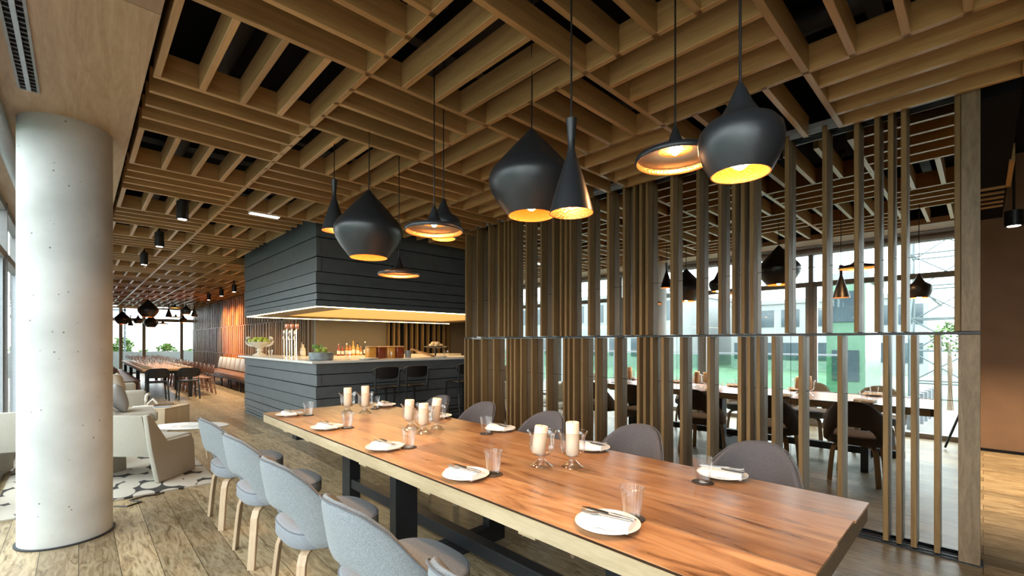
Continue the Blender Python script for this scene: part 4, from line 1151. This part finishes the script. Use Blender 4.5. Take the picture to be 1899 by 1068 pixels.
# ------------------------------------------------------------------ outside
struct(MB().box(-60, 40, -40, 80, -.5, -.35).build('ground', M_lawn))
struct(MB().box(-5.2, WX - .12, -6, 30, -.34, -.06).build('terrace', M_deck))
t = thing('glass_balustrade', 'green tinted glass balustrade along the terrace edge', 'balustrade', (-4.6, 0, -.06))
for k in range(8):
    MB().box(-.006, .006, 2.2 + k * 1.6, 3.76 + k * 1.6, .05, 1.12).build('pane', M_greenpane, t)
    MB().box(-.03, .03, 3.76 + k * 1.6, 3.80 + k * 1.6, 0, 1.15).build('post', M_alu, t)
MB().box(-.03, .03, 2.2, 15, 1.15, 1.19).build('handrail', M_alu, t)
def building(label, x0, x1, y0, y1, h, mat, floors, bays):
    t = thing('building', label, 'building', ((x0 + x1) / 2, (y0 + y1) / 2, -.35), 0, 'buildings beyond the terrace')
    w, d = (x1 - x0) / 2, (y1 - y0) / 2
    MB().box(-w, w, -d, d, 0, h).build('wall', mat, t)
    m = MB(); fh = h / floors; bw = 2 * d / bays
    for f in range(floors):
        for b_ in range(bays):
            m.box(w - .02, w + .03, -d + b_ * bw + bw * .15, -d + (b_ + 1) * bw - bw * .15, f * fh + fh * .3, f * fh + fh * .82)
    m.build('window_grid', M_bld_win, t)
    MB().box(-w - .1, w + .1, -d - .1, d + .1, h, h + .25).build('roof', M_bld_w, t)
building('green glass block seen in the mirror beyond the terrace', -12, -9, 2.5, 3.5, 3.7, M_greeng, 2, 1)
building('white office building seen in the mirror, left part', -30, -20, 14, 34, 5.0, M_bld_w, 2, 11)
building('lower pale building seen in the mirror, middle part', -34, -24, 2, 12, 4.2, M_bld_w, 2, 7)
t = thing('scaffold_tower', 'pale lattice scaffold tower seen in the mirror at right', 'scaffold', (-11, .9, -.35))
for x in (-.6, .6):
    for y in (-.7, .7):
        MB().tube([(x, y, 0), (x, y, 9)], .04, 6).build('standard', M_bld_g, t)
m = MB()
for k in range(9):
    z = .5 + k
    for a, b_ in (((-.6, -.7), (.6, -.7)), ((.6, -.7), (.6, .7)), ((.6, .7), (-.6, .7)), ((-.6, .7), (-.6, -.7))):
        m.tube([(a[0], a[1], z), (b_[0], b_[1], z)], .025, 5); m.tube([(a[0], a[1], z), (b_[0], b_[1], z + 1)], .02, 5)
m.build('brace', M_bld_g, t)
for k in range(7):
    tag(MB().box(-.05, .05, -.05, .05, 0, .55).build('bollard', M_alu, None, loc=(-1.8 - k * .42, .85 - k * .028, -.06)), 'short grey post in the row on the terrace, seen in the mirror', 'bollard', 'row of terrace posts')
def tree(name, label, loc, h, r, mat, seed, cat='tree', grp=None, trunk=True):
    rnd = random.Random(seed)
    t = thing(name, label, cat, loc, 0, grp)
    m = MB()
    for k in range(420):
        a, e = rnd.uniform(0, 2 * PI), rnd.uniform(-.8, 1.5)
        rad = r * rnd.uniform(.55, 1.0)
        p = Vector((rad * math.cos(a) * math.cos(e), rad * math.sin(a) * math.cos(e), h - r + rad * math.sin(e) * 1.05))
        d = Vector((rnd.uniform(-1, 1), rnd.uniform(-1, 1), rnd.uniform(-.4, 1))).normalized() * r * (.22 if cat == 'tree' else .4)
        sd = d.cross(Vector((rnd.uniform(-1, 1), rnd.uniform(-1, 1), 1))).normalized() * r * (.07 if cat == 'tree' else .13)
        n = len(m.v); mid = p + d * .5
        m.v += [tuple(p), tuple(mid - sd), tuple(p + d), tuple(mid + sd)]; m.f += [(n, n + 1, n + 2, n + 3)]
    m.build('foliage', mat, t)
    MB().tube([(0, 0, 0), (.02, 0, h * .5), (0, .02, h - r)], .05, 7, [.07, .05, .03]).build('trunk', M_bookb, t)
tree('tree', 'slim tree seen in the mirror beside the end board', (-7, .56, -.35), 2.2, .42, M_bush, 1)
for k, (x, y) in enumerate(((-.4, 30.5), (.7, 31), (1.6, 30.2), (2.5, 31.2), (3.4, 30.4), (-1.8, 31), (4.6, 31.5))):
    tree('shrub', '%s leafy shrub from the left outside the far windows' % ORD[k], (x, y, -.35), 1.3 + .3 * (k % 3), .48, M_bush, 30 + k, 'shrub', 'shrubs outside the far windows')
tag(MB().box(-4, 8, 28.6, 28.75, -.35, .95).build('garden_wall', M_bld_w, None), 'low white parapet outside the far windows', 'parapet')
t = thing('pergola', 'dark slim pergola frame outside the far windows', 'pergola', (1.1, 29.4, -.35))
for x in (-.55, .0, .55): MB().box(x - .04, x + .04, -.04, .04, 0, 3.6).build('post', M_bld_g, t)
MB().box(-.6, .6, -.04, .04, 3.3, 3.4).build('beam', M_bld_g, t)
